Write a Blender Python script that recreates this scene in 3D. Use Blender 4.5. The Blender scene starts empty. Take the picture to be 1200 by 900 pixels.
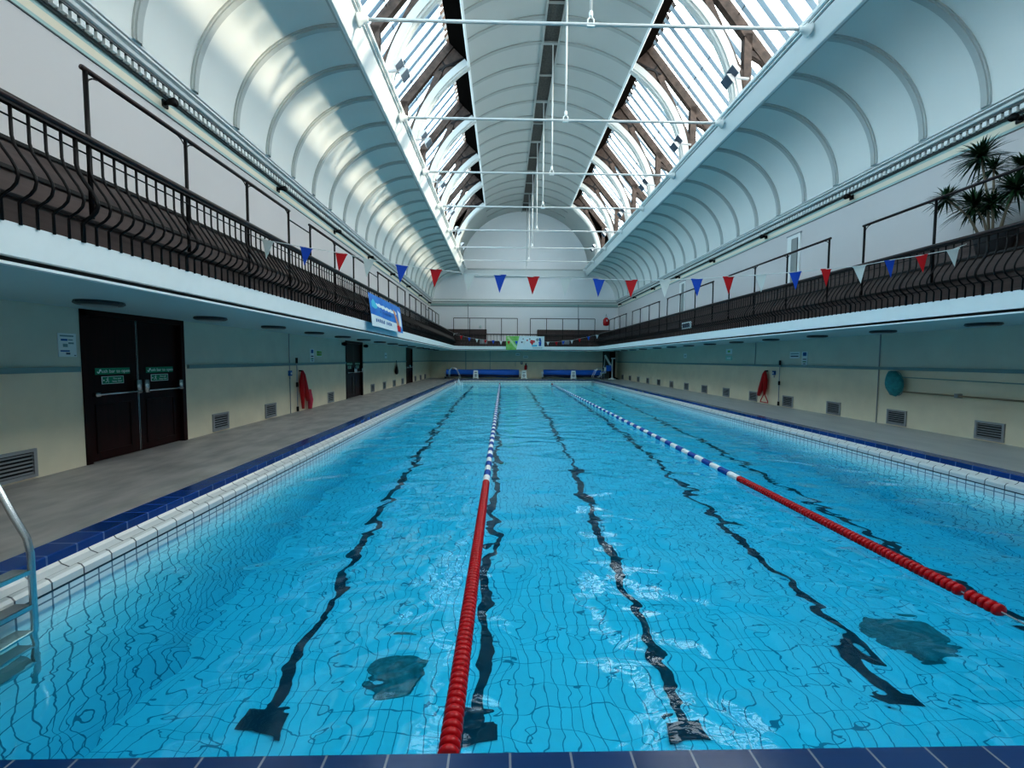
import bpy, math, random
from mathutils import Vector, Matrix
random.seed(7)
S = bpy.context.scene
COL = S.collection
PI = math.pi

# ------------------------------------------------------------------ materials
def new_mat(name):
    m = bpy.data.materials.new(name); m.use_nodes = True
    nt = m.node_tree
    return m, nt, nt.nodes['Principled BSDF']

def mat(name, col, rough=0.5, metal=0.0, noise=0.0, scale=4.0, bump=0.0, stretch=(1, 1, 1), col2=None, spec=0.5):
    m, nt, b = new_mat(name)
    b.inputs['Roughness'].default_value = rough
    b.inputs['Metallic'].default_value = metal
    b.inputs['Specular IOR Level'].default_value = spec
    if noise or col2:
        tc = nt.nodes.new('ShaderNodeTexCoord'); mp = nt.nodes.new('ShaderNodeMapping')
        mp.inputs['Scale'].default_value = stretch
        nt.links.new(tc.outputs['Object'], mp.inputs['Vector'])
        n = nt.nodes.new('ShaderNodeTexNoise'); n.inputs['Scale'].default_value = scale; n.inputs['Detail'].default_value = 6
        nt.links.new(mp.outputs['Vector'], n.inputs['Vector'])
        r = nt.nodes.new('ShaderNodeValToRGB')
        r.color_ramp.elements[0].position = 0.3; r.color_ramp.elements[1].position = 0.7
        c2 = col2 or tuple(max(0, c * (1 - noise)) for c in col)
        r.color_ramp.elements[0].color = (*c2, 1); r.color_ramp.elements[1].color = (*col, 1)
        nt.links.new(n.outputs['Fac'], r.inputs['Fac']); nt.links.new(r.outputs['Color'], b.inputs['Base Color'])
        if bump:
            bp = nt.nodes.new('ShaderNodeBump'); bp.inputs['Strength'].default_value = bump; bp.inputs['Distance'].default_value = 0.02
            nt.links.new(n.outputs['Fac'], bp.inputs['Height']); nt.links.new(bp.outputs['Normal'], b.inputs['Normal'])
    else:
        b.inputs['Base Color'].default_value = (*col, 1)
    return m

def tile_mat(name, col, grout, w, h, axes='xy', mortar=0.006, rough=0.25, var=0.06, off=(0, 0)):
    m, nt, b = new_mat(name)
    tc = nt.nodes.new('ShaderNodeTexCoord'); sp = nt.nodes.new('ShaderNodeSeparateXYZ'); cb = nt.nodes.new('ShaderNodeCombineXYZ')
    nt.links.new(tc.outputs['Object'], sp.inputs[0])
    for i, a in enumerate(axes):
        ad = nt.nodes.new('ShaderNodeMath'); ad.operation = 'ADD'; ad.inputs[1].default_value = 50.0 + off[i]
        nt.links.new(sp.outputs['XYZ'.index(a.upper())], ad.inputs[0]); nt.links.new(ad.outputs[0], cb.inputs[i])
    br = nt.nodes.new('ShaderNodeTexBrick')
    br.offset = 0.0; br.squash = 1.0
    br.inputs['Scale'].default_value = 1.0; br.inputs['Brick Width'].default_value = w; br.inputs['Row Height'].default_value = h
    br.inputs['Mortar Size'].default_value = mortar; br.inputs['Mortar Smooth'].default_value = 0.1
    br.inputs['Color1'].default_value = (*col, 1); br.inputs['Color2'].default_value = (*[c * (1 - var) for c in col], 1)
    br.inputs['Mortar'].default_value = (*grout, 1)
    nt.links.new(cb.outputs[0], br.inputs['Vector']); nt.links.new(br.outputs['Color'], b.inputs['Base Color'])
    b.inputs['Roughness'].default_value = rough
    return m

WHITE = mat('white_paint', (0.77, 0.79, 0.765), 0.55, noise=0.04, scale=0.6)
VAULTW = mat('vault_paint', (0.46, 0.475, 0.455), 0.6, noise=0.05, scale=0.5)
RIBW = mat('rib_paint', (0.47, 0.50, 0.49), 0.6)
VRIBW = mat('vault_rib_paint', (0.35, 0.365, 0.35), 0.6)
ARCHW = mat('arch_paint', (0.56, 0.575, 0.555), 0.6)
RODW = mat('rod_paint', (0.62, 0.64, 0.64), 0.5)
BEAMW = mat('beam_paint', (0.82, 0.84, 0.83), 0.5)
FASCIA = mat('fascia_paint', (0.85, 0.90, 0.90), 0.45, noise=0.03, scale=6)
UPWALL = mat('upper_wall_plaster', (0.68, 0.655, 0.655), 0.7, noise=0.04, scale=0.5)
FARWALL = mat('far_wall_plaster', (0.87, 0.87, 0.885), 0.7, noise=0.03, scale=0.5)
LOWALL = mat('lower_wall_cream', (0.82, 0.74, 0.57), 0.6, noise=0.10, scale=2.2, bump=0.05)
LOWALL2 = mat('lower_wall_grey_green', (0.60, 0.64, 0.54), 0.6, noise=0.08, scale=2.2)
SOFFIT = mat('soffit_paint', (0.46, 0.64, 0.65), 0.55)
TEAL = mat('pale_teal_paint', (0.42, 0.58, 0.56), 0.6)
CREAM = mat('cream_paint', (0.83, 0.76, 0.62), 0.6)
TRUNK = mat('trunking_grey_teal', (0.20, 0.33, 0.33), 0.5)
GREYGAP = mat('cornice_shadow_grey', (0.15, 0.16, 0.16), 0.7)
DARK = mat('near_black', (0.008, 0.008, 0.009), 0.6)
BLACK = mat('black_iron_paint', (0.009, 0.008, 0.009), 0.45, spec=0.25)
RAILC = mat('dark_handrail', (0.030, 0.014, 0.014), 0.3)
SEATB = mat('dark_brown_planks', (0.105, 0.073, 0.068), 0.5, noise=0.35, scale=3, stretch=(1, 0.25, 4))
TIMBER = mat('weathered_timber', (0.105, 0.068, 0.052), 0.75, noise=0.65, scale=5, bump=0.4)
DECK = mat('grey_deck_concrete', (0.47, 0.435, 0.41), 0.5, col2=(0.27, 0.255, 0.245), scale=2.2, bump=0.12, stretch=(1.5, 0.7, 1))
DECKR = mat('smooth_grey_deck', (0.50, 0.475, 0.45), 0.45, col2=(0.41, 0.39, 0.375), scale=2.0, stretch=(1.5, 0.4, 1))
BLUETILE_Y = tile_mat('blue_coping_tile_side', (0.008, 0.055, 0.25), (0.08, 0.15, 0.33), 5.0, 0.245, 'xy', 0.008, 0.2, 0.35, (2.5, 0))
BLUETILE_X = tile_mat('blue_coping_tile_end', (0.005, 0.045, 0.155), (0.20, 0.23, 0.28), 0.245, 5.0, 'xy', 0.005, 0.2, 0.3, (0.03, 2.5))
GUT_Y = tile_mat('white_gutter_side', (0.66, 0.69, 0.68), (0.10, 0.11, 0.12), 5.0, 0.25, 'xy', 0.006, 0.2, 0.05, (2.5, 0))
GUT_X = tile_mat('white_gutter_end', (0.66, 0.69, 0.68), (0.10, 0.11, 0.12), 0.25, 5.0, 'xy', 0.006, 0.2, 0.05, (0, 2.5))
GROUT = (0.15, 0.24, 0.30)
PT = (0.72, 0.83, 0.85)
PWALL_S = tile_mat('pool_tile_sides', PT, GROUT, 0.125, 0.25, 'yz', 0.007, 0.3)
PWALL_E = tile_mat('pool_tile_ends', PT, GROUT, 0.125, 0.25, 'xz', 0.007, 0.3)
PFLOOR = tile_mat('pool_tile_floor', PT, (0.22, 0.32, 0.38), 0.125, 0.25, 'xy', 0.005, 0.3)
LINE = mat('dark_lane_tile', (0.02, 0.05, 0.07), 0.4)
DRAIN = mat('drain_grating', (0.22, 0.34, 0.33), 0.5, noise=0.5, scale=14)
STEEL = mat('stainless_steel', (0.62, 0.64, 0.65), 0.25, metal=1.0)
ALU = mat('grey_vent_metal', (0.36, 0.37, 0.39), 0.45, metal=0.3)
TREAD = mat('ladder_tread', (0.22, 0.25, 0.26), 0.5)
RED = mat('rope_red_plastic', (0.50, 0.005, 0.011), 0.3)
ROPEW = mat('rope_white_plastic', (0.85, 0.87, 0.88), 0.35)
ROPEB = mat('rope_blue_plastic', (0.01, 0.07, 0.36), 0.3)
FRED = mat('flag_red', (0.62, 0.01, 0.02), 0.6)
FBLUE = mat('flag_blue', (0.008, 0.09, 0.56), 0.6)
FWHITE = mat('flag_white', (0.72, 0.78, 0.77), 0.6)
CORD = mat('white_cord', (0.75, 0.78, 0.78), 0.6)
DOORW = mat('dark_mahogany', (0.028, 0.006, 0.006), 0.3, noise=0.6, scale=3, stretch=(6, 6, 0.5), spec=0.2)
GREENS = mat('exit_green', (0.0, 0.22, 0.11), 0.4)
SIGNW = mat('sign_white', (0.72, 0.80, 0.80), 0.5)
INK = mat('sign_ink', (0.07, 0.10, 0.14), 0.6)
SBLUE = mat('sign_blue', (0.02, 0.12, 0.36), 0.5)
COVER = mat('blue_pool_cover', (0.008, 0.16, 0.68), 0.4, noise=0.25, scale=1.5, stretch=(0.5, 4, 4))
COVERU = mat('dark_cover_underside', (0.008, 0.016, 0.06), 0.5)
NET = mat('teal_net', (0.04, 0.36, 0.40), 0.6, noise=0.4, scale=14)
POLEW = mat('pale_pole', (0.24, 0.34, 0.30), 0.4)
POLEB = mat('tan_pole', (0.28, 0.22, 0.14), 0.5)
LEAF = mat('dark_green_leaf', (0.025, 0.085, 0.032), 0.45, noise=0.5, scale=9)
STEM = mat('plant_stem', (0.25, 0.21, 0.15), 0.8)
POT = mat('dark_pot', (0.06, 0.06, 0.065), 0.6)
LAMPM = mat('soffit_lamp_glass', (0.28, 0.38, 0.39), 0.3)
LAMPR = mat('soffit_lamp_rim', (0.035, 0.055, 0.065), 0.4)
FLOODG = mat('floodlight_grey', (0.42, 0.42, 0.42), 0.4, metal=0.4)
BANB = mat('banner_blue', (0.01, 0.13, 0.55), 0.5, col2=(0.02, 0.26, 0.70), scale=2.2)
BANW = mat('banner_white', (0.75, 0.84, 0.88), 0.5)
BANCY = mat('banner_cyan', (0.05, 0.55, 0.75), 0.5)
SKINB = mat('banner_orange', (0.66, 0.30, 0.16), 0.5)
BANG = mat('banner_green', (0.16, 0.50, 0.09), 0.5, col2=(0.30, 0.62, 0.20), scale=3.0)
MESHG = mat('vent_mesh_dark', (0.10, 0.095, 0.085), 0.7, noise=0.5, scale=18)
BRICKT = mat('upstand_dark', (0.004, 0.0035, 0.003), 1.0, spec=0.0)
CABLE = mat('grey_cable', (0.30, 0.32, 0.34), 0.5)
FOAM = mat('white_spray', (0.8, 0.86, 0.9), 0.4)

def glass_mat():
    m = bpy.data.materials.new('roof_glass'); m.use_nodes = True; nt = m.node_tree; nt.nodes.clear()
    o = nt.nodes.new('ShaderNodeOutputMaterial'); mx = nt.nodes.new('ShaderNodeMixShader'); mx.inputs[0].default_value = 0.06
    t = nt.nodes.new('ShaderNodeBsdfTransparent'); t.inputs[0].default_value = (0.93, 0.97, 0.98, 1)
    g = nt.nodes.new('ShaderNodeBsdfGlossy'); g.inputs['Roughness'].default_value = 0.05
    nt.links.new(t.outputs[0], mx.inputs[1]); nt.links.new(g.outputs[0], mx.inputs[2]); nt.links.new(mx.outputs[0], o.inputs['Surface'])
    return m
GLASS = glass_mat()
def bar_mat():
    # obscured wired glass strips / glazing bars: part translucent
    m = bpy.data.materials.new('glazing_bar'); m.use_nodes = True; nt = m.node_tree; nt.nodes.clear()
    o = nt.nodes.new('ShaderNodeOutputMaterial'); mx = nt.nodes.new('ShaderNodeMixShader'); mx.inputs[0].default_value = 0.45
    d = nt.nodes.new('ShaderNodeBsdfDiffuse'); d.inputs[0].default_value = (0.40, 0.46, 0.50, 1)
    t = nt.nodes.new('ShaderNodeBsdfTranslucent'); t.inputs[0].default_value = (0.25, 0.31, 0.36, 1)
    nt.links.new(d.outputs[0], mx.inputs[1]); nt.links.new(t.outputs[0], mx.inputs[2])
    tr = nt.nodes.new('ShaderNodeBsdfTransparent'); m2 = nt.nodes.new('ShaderNodeMixShader'); m2.inputs[0].default_value = 0.07
    tr.inputs[0].default_value = (0.62, 0.72, 0.78, 1)
    nt.links.new(mx.outputs[0], m2.inputs[1]); nt.links.new(tr.outputs[0], m2.inputs[2]); nt.links.new(m2.outputs[0], o.inputs['Surface'])
    return m
BAR = bar_mat()

def water_mat():
    m, nt, b = new_mat('pool_water')
    out = [n for n in nt.nodes if n.type == 'OUTPUT_MATERIAL'][0]
    b.inputs['Base Color'].default_value = (0.80, 0.97, 1.0, 1)
    b.inputs['Roughness'].default_value = 0.0
    b.inputs['IOR'].default_value = 1.33
    b.inputs['Transmission Weight'].default_value = 1.0
    tc = nt.nodes.new('ShaderNodeTexCoord')
    def noise(scale, stretch, detail, dist):
        mp = nt.nodes.new('ShaderNodeMapping'); mp.inputs['Scale'].default_value = stretch
        mp.inputs['Rotation'].default_value = (0, 0, random.uniform(-0.4, 0.4))
        nt.links.new(tc.outputs['Object'], mp.inputs['Vector'])
        n = nt.nodes.new('ShaderNodeTexNoise'); n.inputs['Scale'].default_value = scale
        n.inputs['Detail'].default_value = detail; n.inputs['Distortion'].default_value = dist
        nt.links.new(mp.outputs['Vector'], n.inputs['Vector']); return n.outputs['Fac']
    a = noise(1.35, (1.0, 1.25, 1), 1.0, 0.4); c = noise(3.2, (0.9, 1.3, 1), 0.6, 0.8); d = noise(9.0, (0.8, 1.5, 1), 1.0, 0.5)
    def mul(x, k):
        q = nt.nodes.new('ShaderNodeMath'); q.operation = 'MULTIPLY'; q.inputs[1].default_value = k
        nt.links.new(x, q.inputs[0]); return q.outputs[0]
    def add(x, y):
        q = nt.nodes.new('ShaderNodeMath'); q.operation = 'ADD'
        nt.links.new(x, q.inputs[0]); nt.links.new(y, q.inputs[1]); return q.outputs[0]
    h = add(add(mul(a, WAVE[0]), mul(c, WAVE[1])), mul(d, WAVE[2]))
    bp = nt.nodes.new('ShaderNodeBump'); bp.inputs['Strength'].default_value = 1.0; bp.inputs['Distance'].default_value = 1.0
    nt.links.new(h, bp.inputs['Height']); nt.links.new(bp.outputs['Normal'], b.inputs['Normal'])
    v = nt.nodes.new('ShaderNodeVolumeAbsorption'); v.inputs['Color'].default_value = (0.0, 0.805, 0.918, 1); v.inputs['Density'].default_value = 0.56
    nt.links.new(v.outputs[0], out.inputs['Volume'])
    return m
WAVE = (0.064, 0.0110, 0.0006)

# ------------------------------------------------------------------ mesh helpers
class MB:
    def __init__(s): s.v = []; s.f = []; s.mi = []; s.cur = 0
    def add(s, vs, fs):
        o = len(s.v); s.v += [tuple(p) for p in vs]
        for f in fs: s.f.append([o + i for i in f]); s.mi.append(s.cur)
        return s
    def box(s, x0, x1, y0, y1, z0, z1):
        v = [(x, y, z) for z in (z0, z1) for y in (y0, y1) for x in (x0, x1)]
        return s.add(v, [(0, 2, 3, 1), (4, 5, 7, 6), (0, 1, 5, 4), (2, 6, 7, 3), (0, 4, 6, 2), (1, 3, 7, 5)])
    def quad(s, a, b, c, d): return s.add([a, b, c, d], [(0, 1, 2, 3)])
    def tube(s, pts, r, n=8, cap=True):
        pts = [Vector(p) for p in pts]; rs = r if isinstance(r, (list, tuple)) else [r] * len(pts)
        vs = []; fs = []; up = None
        for i, p in enumerate(pts):
            t = (pts[min(i + 1, len(pts) - 1)] - pts[max(i - 1, 0)]).normalized()
            if up is None:
                up = Vector((0, 0, 1)) if abs(t.z) < 0.9 else Vector((0, 1, 0))
            a = t.cross(up).normalized(); b = a.cross(t).normalized(); up = b
            for k in range(n):
                q = 2 * PI * k / n
                vs.append(p + (a * math.cos(q) + b * math.sin(q)) * rs[i])
        for i in range(len(pts) - 1):
            for k in range(n):
                fs.append((i * n + k, i * n + (k + 1) % n, (i + 1) * n + (k + 1) % n, (i + 1) * n + k))
        if cap:
            fs.append(tuple(reversed(range(n)))); fs.append(tuple(range((len(pts) - 1) * n, len(pts) * n)))
        return s.add(vs, fs)
    def bar(s, p, q, w, h, up=(0, 0, 1)):
        p = Vector(p); q = Vector(q); t = (q - p).normalized(); u = Vector(up)
        if abs(t.dot(u)) > 0.95: u = Vector((0, 1, 0))
        a = t.cross(u).normalized() * w / 2; b = a.cross(t).normalized() * h / 2
        v = [c + i * a + j * b for c in (p, q) for j in (-1, 1) for i in (-1, 1)]
        return s.add(v, [(0, 2, 3, 1), (4, 5, 7, 6), (0, 1, 5, 4), (2, 6, 7, 3), (0, 4, 6, 2), (1, 3, 7, 5)])
    def lathe(s, prof, c, axis='z', n=16, cap=True):
        vs = []; fs = []
        for r, h in prof:
            for k in range(n):
                q = 2 * PI * k / n; x, y = r * math.cos(q), r * math.sin(q)
                vs.append({'z': (c[0] + x, c[1] + y, c[2] + h), 'y': (c[0] + x, c[1] + h, c[2] + y), 'x': (c[0] + h, c[1] + x, c[2] + y)}[axis])
        m = len(prof)
        for i in range(m - 1):
            for k in range(n): fs.append((i * n + k, i * n + (k + 1) % n, (i + 1) * n + (k + 1) % n, (i + 1) * n + k))
        if cap:
            fs.append(tuple(reversed(range(n)))); fs.append(tuple(range((m - 1) * n, m * n)))
        return s.add(vs, fs)
    def extrude_y(s, prof, y0, y1, closed=True, cap=True):   # prof: (x,z) list
        n = len(prof); vs = [(x, y0, z) for x, z in prof] + [(x, y1, z) for x, z in prof]; fs = []
        for i in range(n if closed else n - 1):
            j = (i + 1) % n; fs.append((i, j, n + j, n + i))
        if closed and cap: fs += [tuple(reversed(range(n))), tuple(range(n, 2 * n))]
        return s.add(vs, fs)

def obj(name, mb, m, parent=None, smooth=False, loc=None):
    me = bpy.data.meshes.new(name); me.from_pydata(mb.v, [], mb.f); me.update()
    for mm in (m if isinstance(m, (list, tuple)) else [m]): me.materials.append(mm)
    for p, i in zip(me.polygons, mb.mi): p.material_index = i
    if smooth: me.shade_smooth()
    o = bpy.data.objects.new(name, me); COL.objects.link(o)
    if parent: o.parent = parent
    if loc: o.location = loc
    return o
def tag(o, label, cat, group=None, kind=None):
    if label: o['label'] = label
    if cat: o['category'] = cat
    if group: o['group'] = group
    if kind: o['kind'] = kind
    return o
def thing(name, label, cat, loc=(0, 0, 0), group=None, rotz=0):
    o = bpy.data.objects.new(name, None); o.empty_display_size = 0.2; COL.objects.link(o)
    o.location = loc; o.rotation_euler = (0, 0, rotz)
    return tag(o, label, cat, group)
def struct(name, mb, m, parent=None, smooth=False):
    o = obj(name, mb, m, parent, smooth)
    if parent is None: o['kind'] = 'structure'
    return o
def sroot(name):
    o = bpy.data.objects.new(name, None); COL.objects.link(o); o['kind'] = 'structure'; return o
def dup(root, loc, label=None, group=None, rotz=None):
    r = root.copy(); COL.objects.link(r); r.location = loc
    if rotz is not None: r.rotation_euler = (0, 0, rotz)
    if label: r['label'] = label
    if group: r['group'] = group
    for ch in root.children:
        c = ch.copy(); COL.objects.link(c); c.parent = r
        for g in ch.children:
            d = g.copy(); COL.objects.link(d); d.parent = c
    return r
def text(name, body, size, loc, rot, m, parent=None, align='CENTER'):
    cu = bpy.data.curves.new(name, 'FONT'); cu.body = body; cu.size = size; cu.align_x = align; cu.align_y = 'CENTER'; cu.extrude = 0.0008
    cu.materials.append(m)
    o = bpy.data.objects.new(name, cu); COL.objects.link(o); o.location = loc; o.rotation_euler = rot
    if parent: o.parent = parent
    return o
NTH = ['nearest', 'second nearest', 'third nearest', 'fourth nearest', 'fifth nearest', 'sixth nearest', 'seventh nearest', 'eighth nearest',
       'ninth nearest', 'tenth nearest', 'eleventh nearest', 'twelfth nearest', 'thirteenth nearest', 'fourteenth nearest', 'fifteenth nearest', 'sixteenth nearest']
SIDE = {-1: 'left', 1: 'right'}

# ------------------------------------------------------------------ dimensions (metres, X across, Y along the pool, Z up; deck at 0)
WX = 7.95; YN = -1.54; YF = 36.26
BAY = 3.78; TIES = [9.8 + BAY * k for k in range(-3, 7)]        # -1.54 .. 32.48
YLAST = TIES[-1]
SOF = 2.30

# ------------------------------------------------------------------ shell: deck, walls
fl = MB()
fl.box(-WX - 0.25, -5.7, YN, YF + 0.25, -0.25, 0)
fl.box(5.7, WX + 0.25, YN, YF + 0.25, -0.25, 0)
fl.box(-5.7, 5.7, 34.0, YF + 0.25, -0.25, 0)
fl.box(-5.7, 5.7, YN, 1.19, -0.25, 0)
fl.mi = [0] * 6 + [1] * 6 + [1] * 12
struct('floor', fl, [DECK, DECKR])

def side_wall(s, doors):
    root = sroot('wall_' + SIDE[s])
    lo = MB(); ys = [YN]
    for a, b in doors: ys += [a, b]
    ys.append(YF)
    x0, x1 = (s * WX, s * (WX + 0.2)); x0, x1 = min(x0, x1), max(x0, x1)
    lo.cur = 0
    for i in range(0, len(ys), 2):
        lo.cur = 0; lo.box(x0, x1, ys[i], ys[i + 1], 0, 1.42)
        lo.cur = 1; lo.box(x0, x1, ys[i], ys[i + 1], 1.42, SOF)
    obj('lower_wall', lo, [LOWALL, LOWALL2], root)
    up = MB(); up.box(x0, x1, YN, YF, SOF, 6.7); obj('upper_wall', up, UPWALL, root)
    return root
DOORS = [(6.36, 8.37), (16.82, 18.83), (27.24, 29.13)]
wl = side_wall(-1, DOORS); wr = side_wall(1, [])
# far wall
fw = sroot('wall_far')
lo = MB(); lo.cur = 0; lo.box(-WX, 6.75, YF, YF + 0.2, 0, 1.42); lo.box(7.72, WX, YF, YF + 0.2, 0, 1.42)
lo.cur = 1; lo.box(-WX, 6.75, YF, YF + 0.2, 1.42, SOF); lo.box(7.72, WX, YF, YF + 0.2, 1.42, SOF)
obj('lower_wall', lo, [LOWALL, LOWALL2], fw)
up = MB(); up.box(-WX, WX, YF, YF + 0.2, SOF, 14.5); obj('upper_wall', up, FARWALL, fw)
nw = MB(); nw.box(-WX, WX, YN - 0.2, YN, 0, 14.5); struct('wall_near', nw, WHITE)

# trunking bands along the walls
tn = 1
def trim(mb, m, smooth=False):
    global tn
    o = struct('trim_%d' % tn, mb, m, smooth=smooth); tn += 1; return o
for s in (-1, 1):
    segs = [(YN, 6.30), (8.43, 16.76), (18.89, 27.18), (29.19, YF)] if s < 0 else [(YN, YF)]
    b = MB()
    for a, c in segs: b.box(*sorted((s * WX, s * (WX - 0.05))), a, c, 1.385, 1.46)
    trim(b, TRUNK)
b = MB(); b.box(-WX, 6.7, YF - 0.05, YF, 1.385, 1.46); trim(b, TRUNK)
# thin vertical conduits / panel joints
for x, y, z0, z1, r, m in [(-7.93, 12.4, 0, SOF, 0.012, CABLE), (7.93, 10.85, 0, SOF, 0.012, CABLE), (7.93, 16.3, 1.42, SOF, 0.012, CABLE),
                           (-4.95, 36.24, 0.7, SOF, 0.03, TRUNK), (-4.35, 36.24, 0.7, SOF, 0.02, LOWALL2), (-2.9, 36.24, 0.7, SOF, 0.02, TRUNK), (-6.5, 36.24, 0, SOF, 0.015, LOWALL2),
                           (-4.75, 36.24, 3.6, 6.3, 0.025, CABLE), (4.55, 36.24, 3.6, 6.3, 0.025, CABLE), (-0.75, 36.24, 1.0, 1.5, 0.015, TRUNK)]:
    b = MB(); b.tube([(x, y, z0), (x, y, z1)], r, 6); trim(b, m)

# ------------------------------------------------------------------ pool basin
pool = sroot('swimming_pool_basin')
def ring(prof, sides):
    mb = MB()
    def cor(d): return [(-(5.7 - d), 1.19 + d), (5.7 - d, 1.19 + d), (5.7 - d, 34.0 - d), (-(5.7 - d), 34.0 - d)]
    for i in range(len(prof) - 1):
        a = cor(prof[i][0]); b = cor(prof[i + 1][0]); za, zb = prof[i][1], prof[i + 1][1]
        for k in range(4):
            j = (k + 1) % 4
            mb.cur = 0 if k in (1, 3) else 1
            mb.quad((*a[k], za), (*a[j], za), (*b[j], zb), (*b[k], zb))
    return mb
obj('coping', ring([(0, -0.1), (0, 0.004), (0.24, 0.004), (0.25, -0.004), (0.25, -0.075)], 0), [BLUETILE_Y, BLUETILE_X], pool)
obj('overflow_channel', ring([(0.25, -0.075), (0.27, -0.10), (0.33, -0.125), (0.36, -0.125), (0.375, -0.105), (0.40, -0.095), (0.43, -0.105), (0.45, -0.13), (0.45, -0.185)], 0), [GUT_Y, GUT_X], pool)
mb = MB(); mb.box(-5.30, 5.30, 1.38, 1.64, -0.14, 0.008); obj('coping', mb, BLUETILE_X, pool)
PX = 5.25; PY0 = 1.64; PY1 = 33.55
def fz(y): return -2.9 if y < 9 else -2.9 + 1.6 * (y - 9) / (PY1 - 9)
ys = [PY0, 9, PY1]
mb = MB()
for i in (0, 1):
    a, c = ys[i], ys[i + 1]
    for s in (-1, 1): mb.quad((s * PX, a, -0.185), (s * PX, c, -0.185), (s * PX, c, fz(c)), (s * PX, a, fz(a)))
obj('side_wall', mb, PWALL_S, pool)
mb = MB()
for y in (PY0, PY1): mb.quad((-PX, y, -0.185), (PX, y, -0.185), (PX, y, fz(y)), (-PX, y, fz(y)))
obj('end_wall', mb, PWALL_E, pool)
mb = MB()
for i in (0, 1): mb.quad((-PX, ys[i], fz(ys[i])), (PX, ys[i], fz(ys[i])), (PX, ys[i + 1], fz(ys[i + 1])), (-PX, ys[i + 1], fz(ys[i + 1])))
obj('pool_floor', mb, PFLOOR, pool)
# dark trim line just under the channel
mb = MB()
for s in (-1, 1): mb.box(*sorted((s * (PX - 0.004), s * PX)), PY0, PY1, -0.200, -0.185)
mb.box(-PX, PX, PY1 - 0.004, PY1, -0.200, -0.185); obj('tile_edge_line', mb, LINE, pool)
for x in (-4.0, -2.0, -0.1, 2.0, 4.0):
    mb = MB(); e = 0.012; w = 0.065
    yy = [3.85, 9, 31.3]
    for i in (0, 1):
        a, c = yy[i], yy[i + 1]
        mb.quad((x - w, a, fz(a) + e), (x + w, a, fz(a) + e), (x + w, c, fz(c) + e), (x - w, c, fz(c) + e))
    for y in (3.65, 31.3):
        mb.quad((x - 0.19, y, fz(y) + e * 1.5), (x + 0.19, y, fz(y) + e * 1.5), (x + 0.19, y + 0.27, fz(y + 0.27) + e * 1.5), (x - 0.19, y + 0.27, fz(y + 0.27) + e * 1.5))
    obj('lane_marking', mb, LINE, pool)
for x in (-2.95, 2.7):
    mb = MB(); mb.lathe([(0.36, 0), (0.35, 0.03), (0.0001, 0.03)], (x, 0, -2.9), n=24); mb.v = [(v[0], 4.45 + v[1] * 0.72, v[2]) for v in mb.v]; obj('floor_drain', mb, DRAIN, pool)
# water
mb = MB(); mb.box(-PX - 0.01, PX + 0.01, PY0 - 0.01, PY1 + 0.01, -3.05, -0.30)
WATER = obj('pool_water', mb, water_mat()); tag(WATER, 'clear turquoise rippling water filling the whole swimming pool', 'water', kind='stuff')

# ------------------------------------------------------------------ lane ropes
def groove_band(length, r, pitch):
    prof = []; n = max(1, round(length / pitch)); p = length / n
    for i in range(n):
        y = i * p
        prof += [(r * 0.72, y), (r * 0.98, y + p * 0.18), (r, y + p * 0.45), (r * 0.98, y + p * 0.75), (r * 0.72, y + p * 0.96)]
    return prof
disc = None
def lane_rope(x, y0, yred, yfar, label, gap=None):
    global disc
    z = -0.275; r = 0.055
    t = thing('lane_rope', label, 'lane rope', (x, y0, z), 'lane ropes floating along the pool')
    c = MB(); c.tube([(0, PY0 - y0, 0.0), (0, PY1 - y0, 0)], 0.007, 6); obj('steel_cable', c, CABLE, t)
    p = 0.047; n = int((yred - y0) / p)
    if disc is None:
        m = MB(); m.lathe([(0.014, 0), (r * 0.80, 0.003), (r * 0.99, 0.010), (r, 0.020), (r * 0.98, 0.030), (r * 0.78, 0.040), (0.014, 0.0445)], (0, 0, 0), 'y', 16)
        disc = obj('red_float', m, RED, t, True); first = True
    else: first = False
    k0 = 0
    for k in range(n):
        if gap and gap[0] < y0 + k * p < gap[1]: continue
        if first: d = disc; first = False
        else: d = disc.copy(); COL.objects.link(d)
        d.parent = t; d.location = (0, k * p, 0)
    y = y0 + n * p; k = 0; L = 0.30
    me = {}
    while y < yfar - 1.2:
        nm, mm = (('white_float', ROPEW), ('blue_float', ROPEB))[k % 2]
        if nm not in rope_me:
            m = MB(); m.lathe(groove_band(L - 0.01, r if k % 2 == 0 else r * 1.02, 0.05), (0, 0, 0), 'y', 14)
            rope_me[nm] = obj(nm, m, mm, t, True); o = rope_me[nm]
        else:
            o = rope_me[nm].copy(); COL.objects.link(o); o.parent = t
        o.location = (0, y - y0, 0); y += L; k += 1
    m = MB(); m.lathe(groove_band(yfar - y, r, 0.05), (0, y - y0, 0), 'y', 14); obj('red_float', m, RED, t, True)
rope_me = {}
lane_rope(-2.05, 1.90, 6.45, 32.6, 'red, white and blue lane rope running down the pool, reaching the near edge')
lane_rope(1.95, 3.02, 6.62, 32.6, 'red, white and blue lane rope whose red end stops short of the near edge', gap=(3.22, 3.27))

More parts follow.
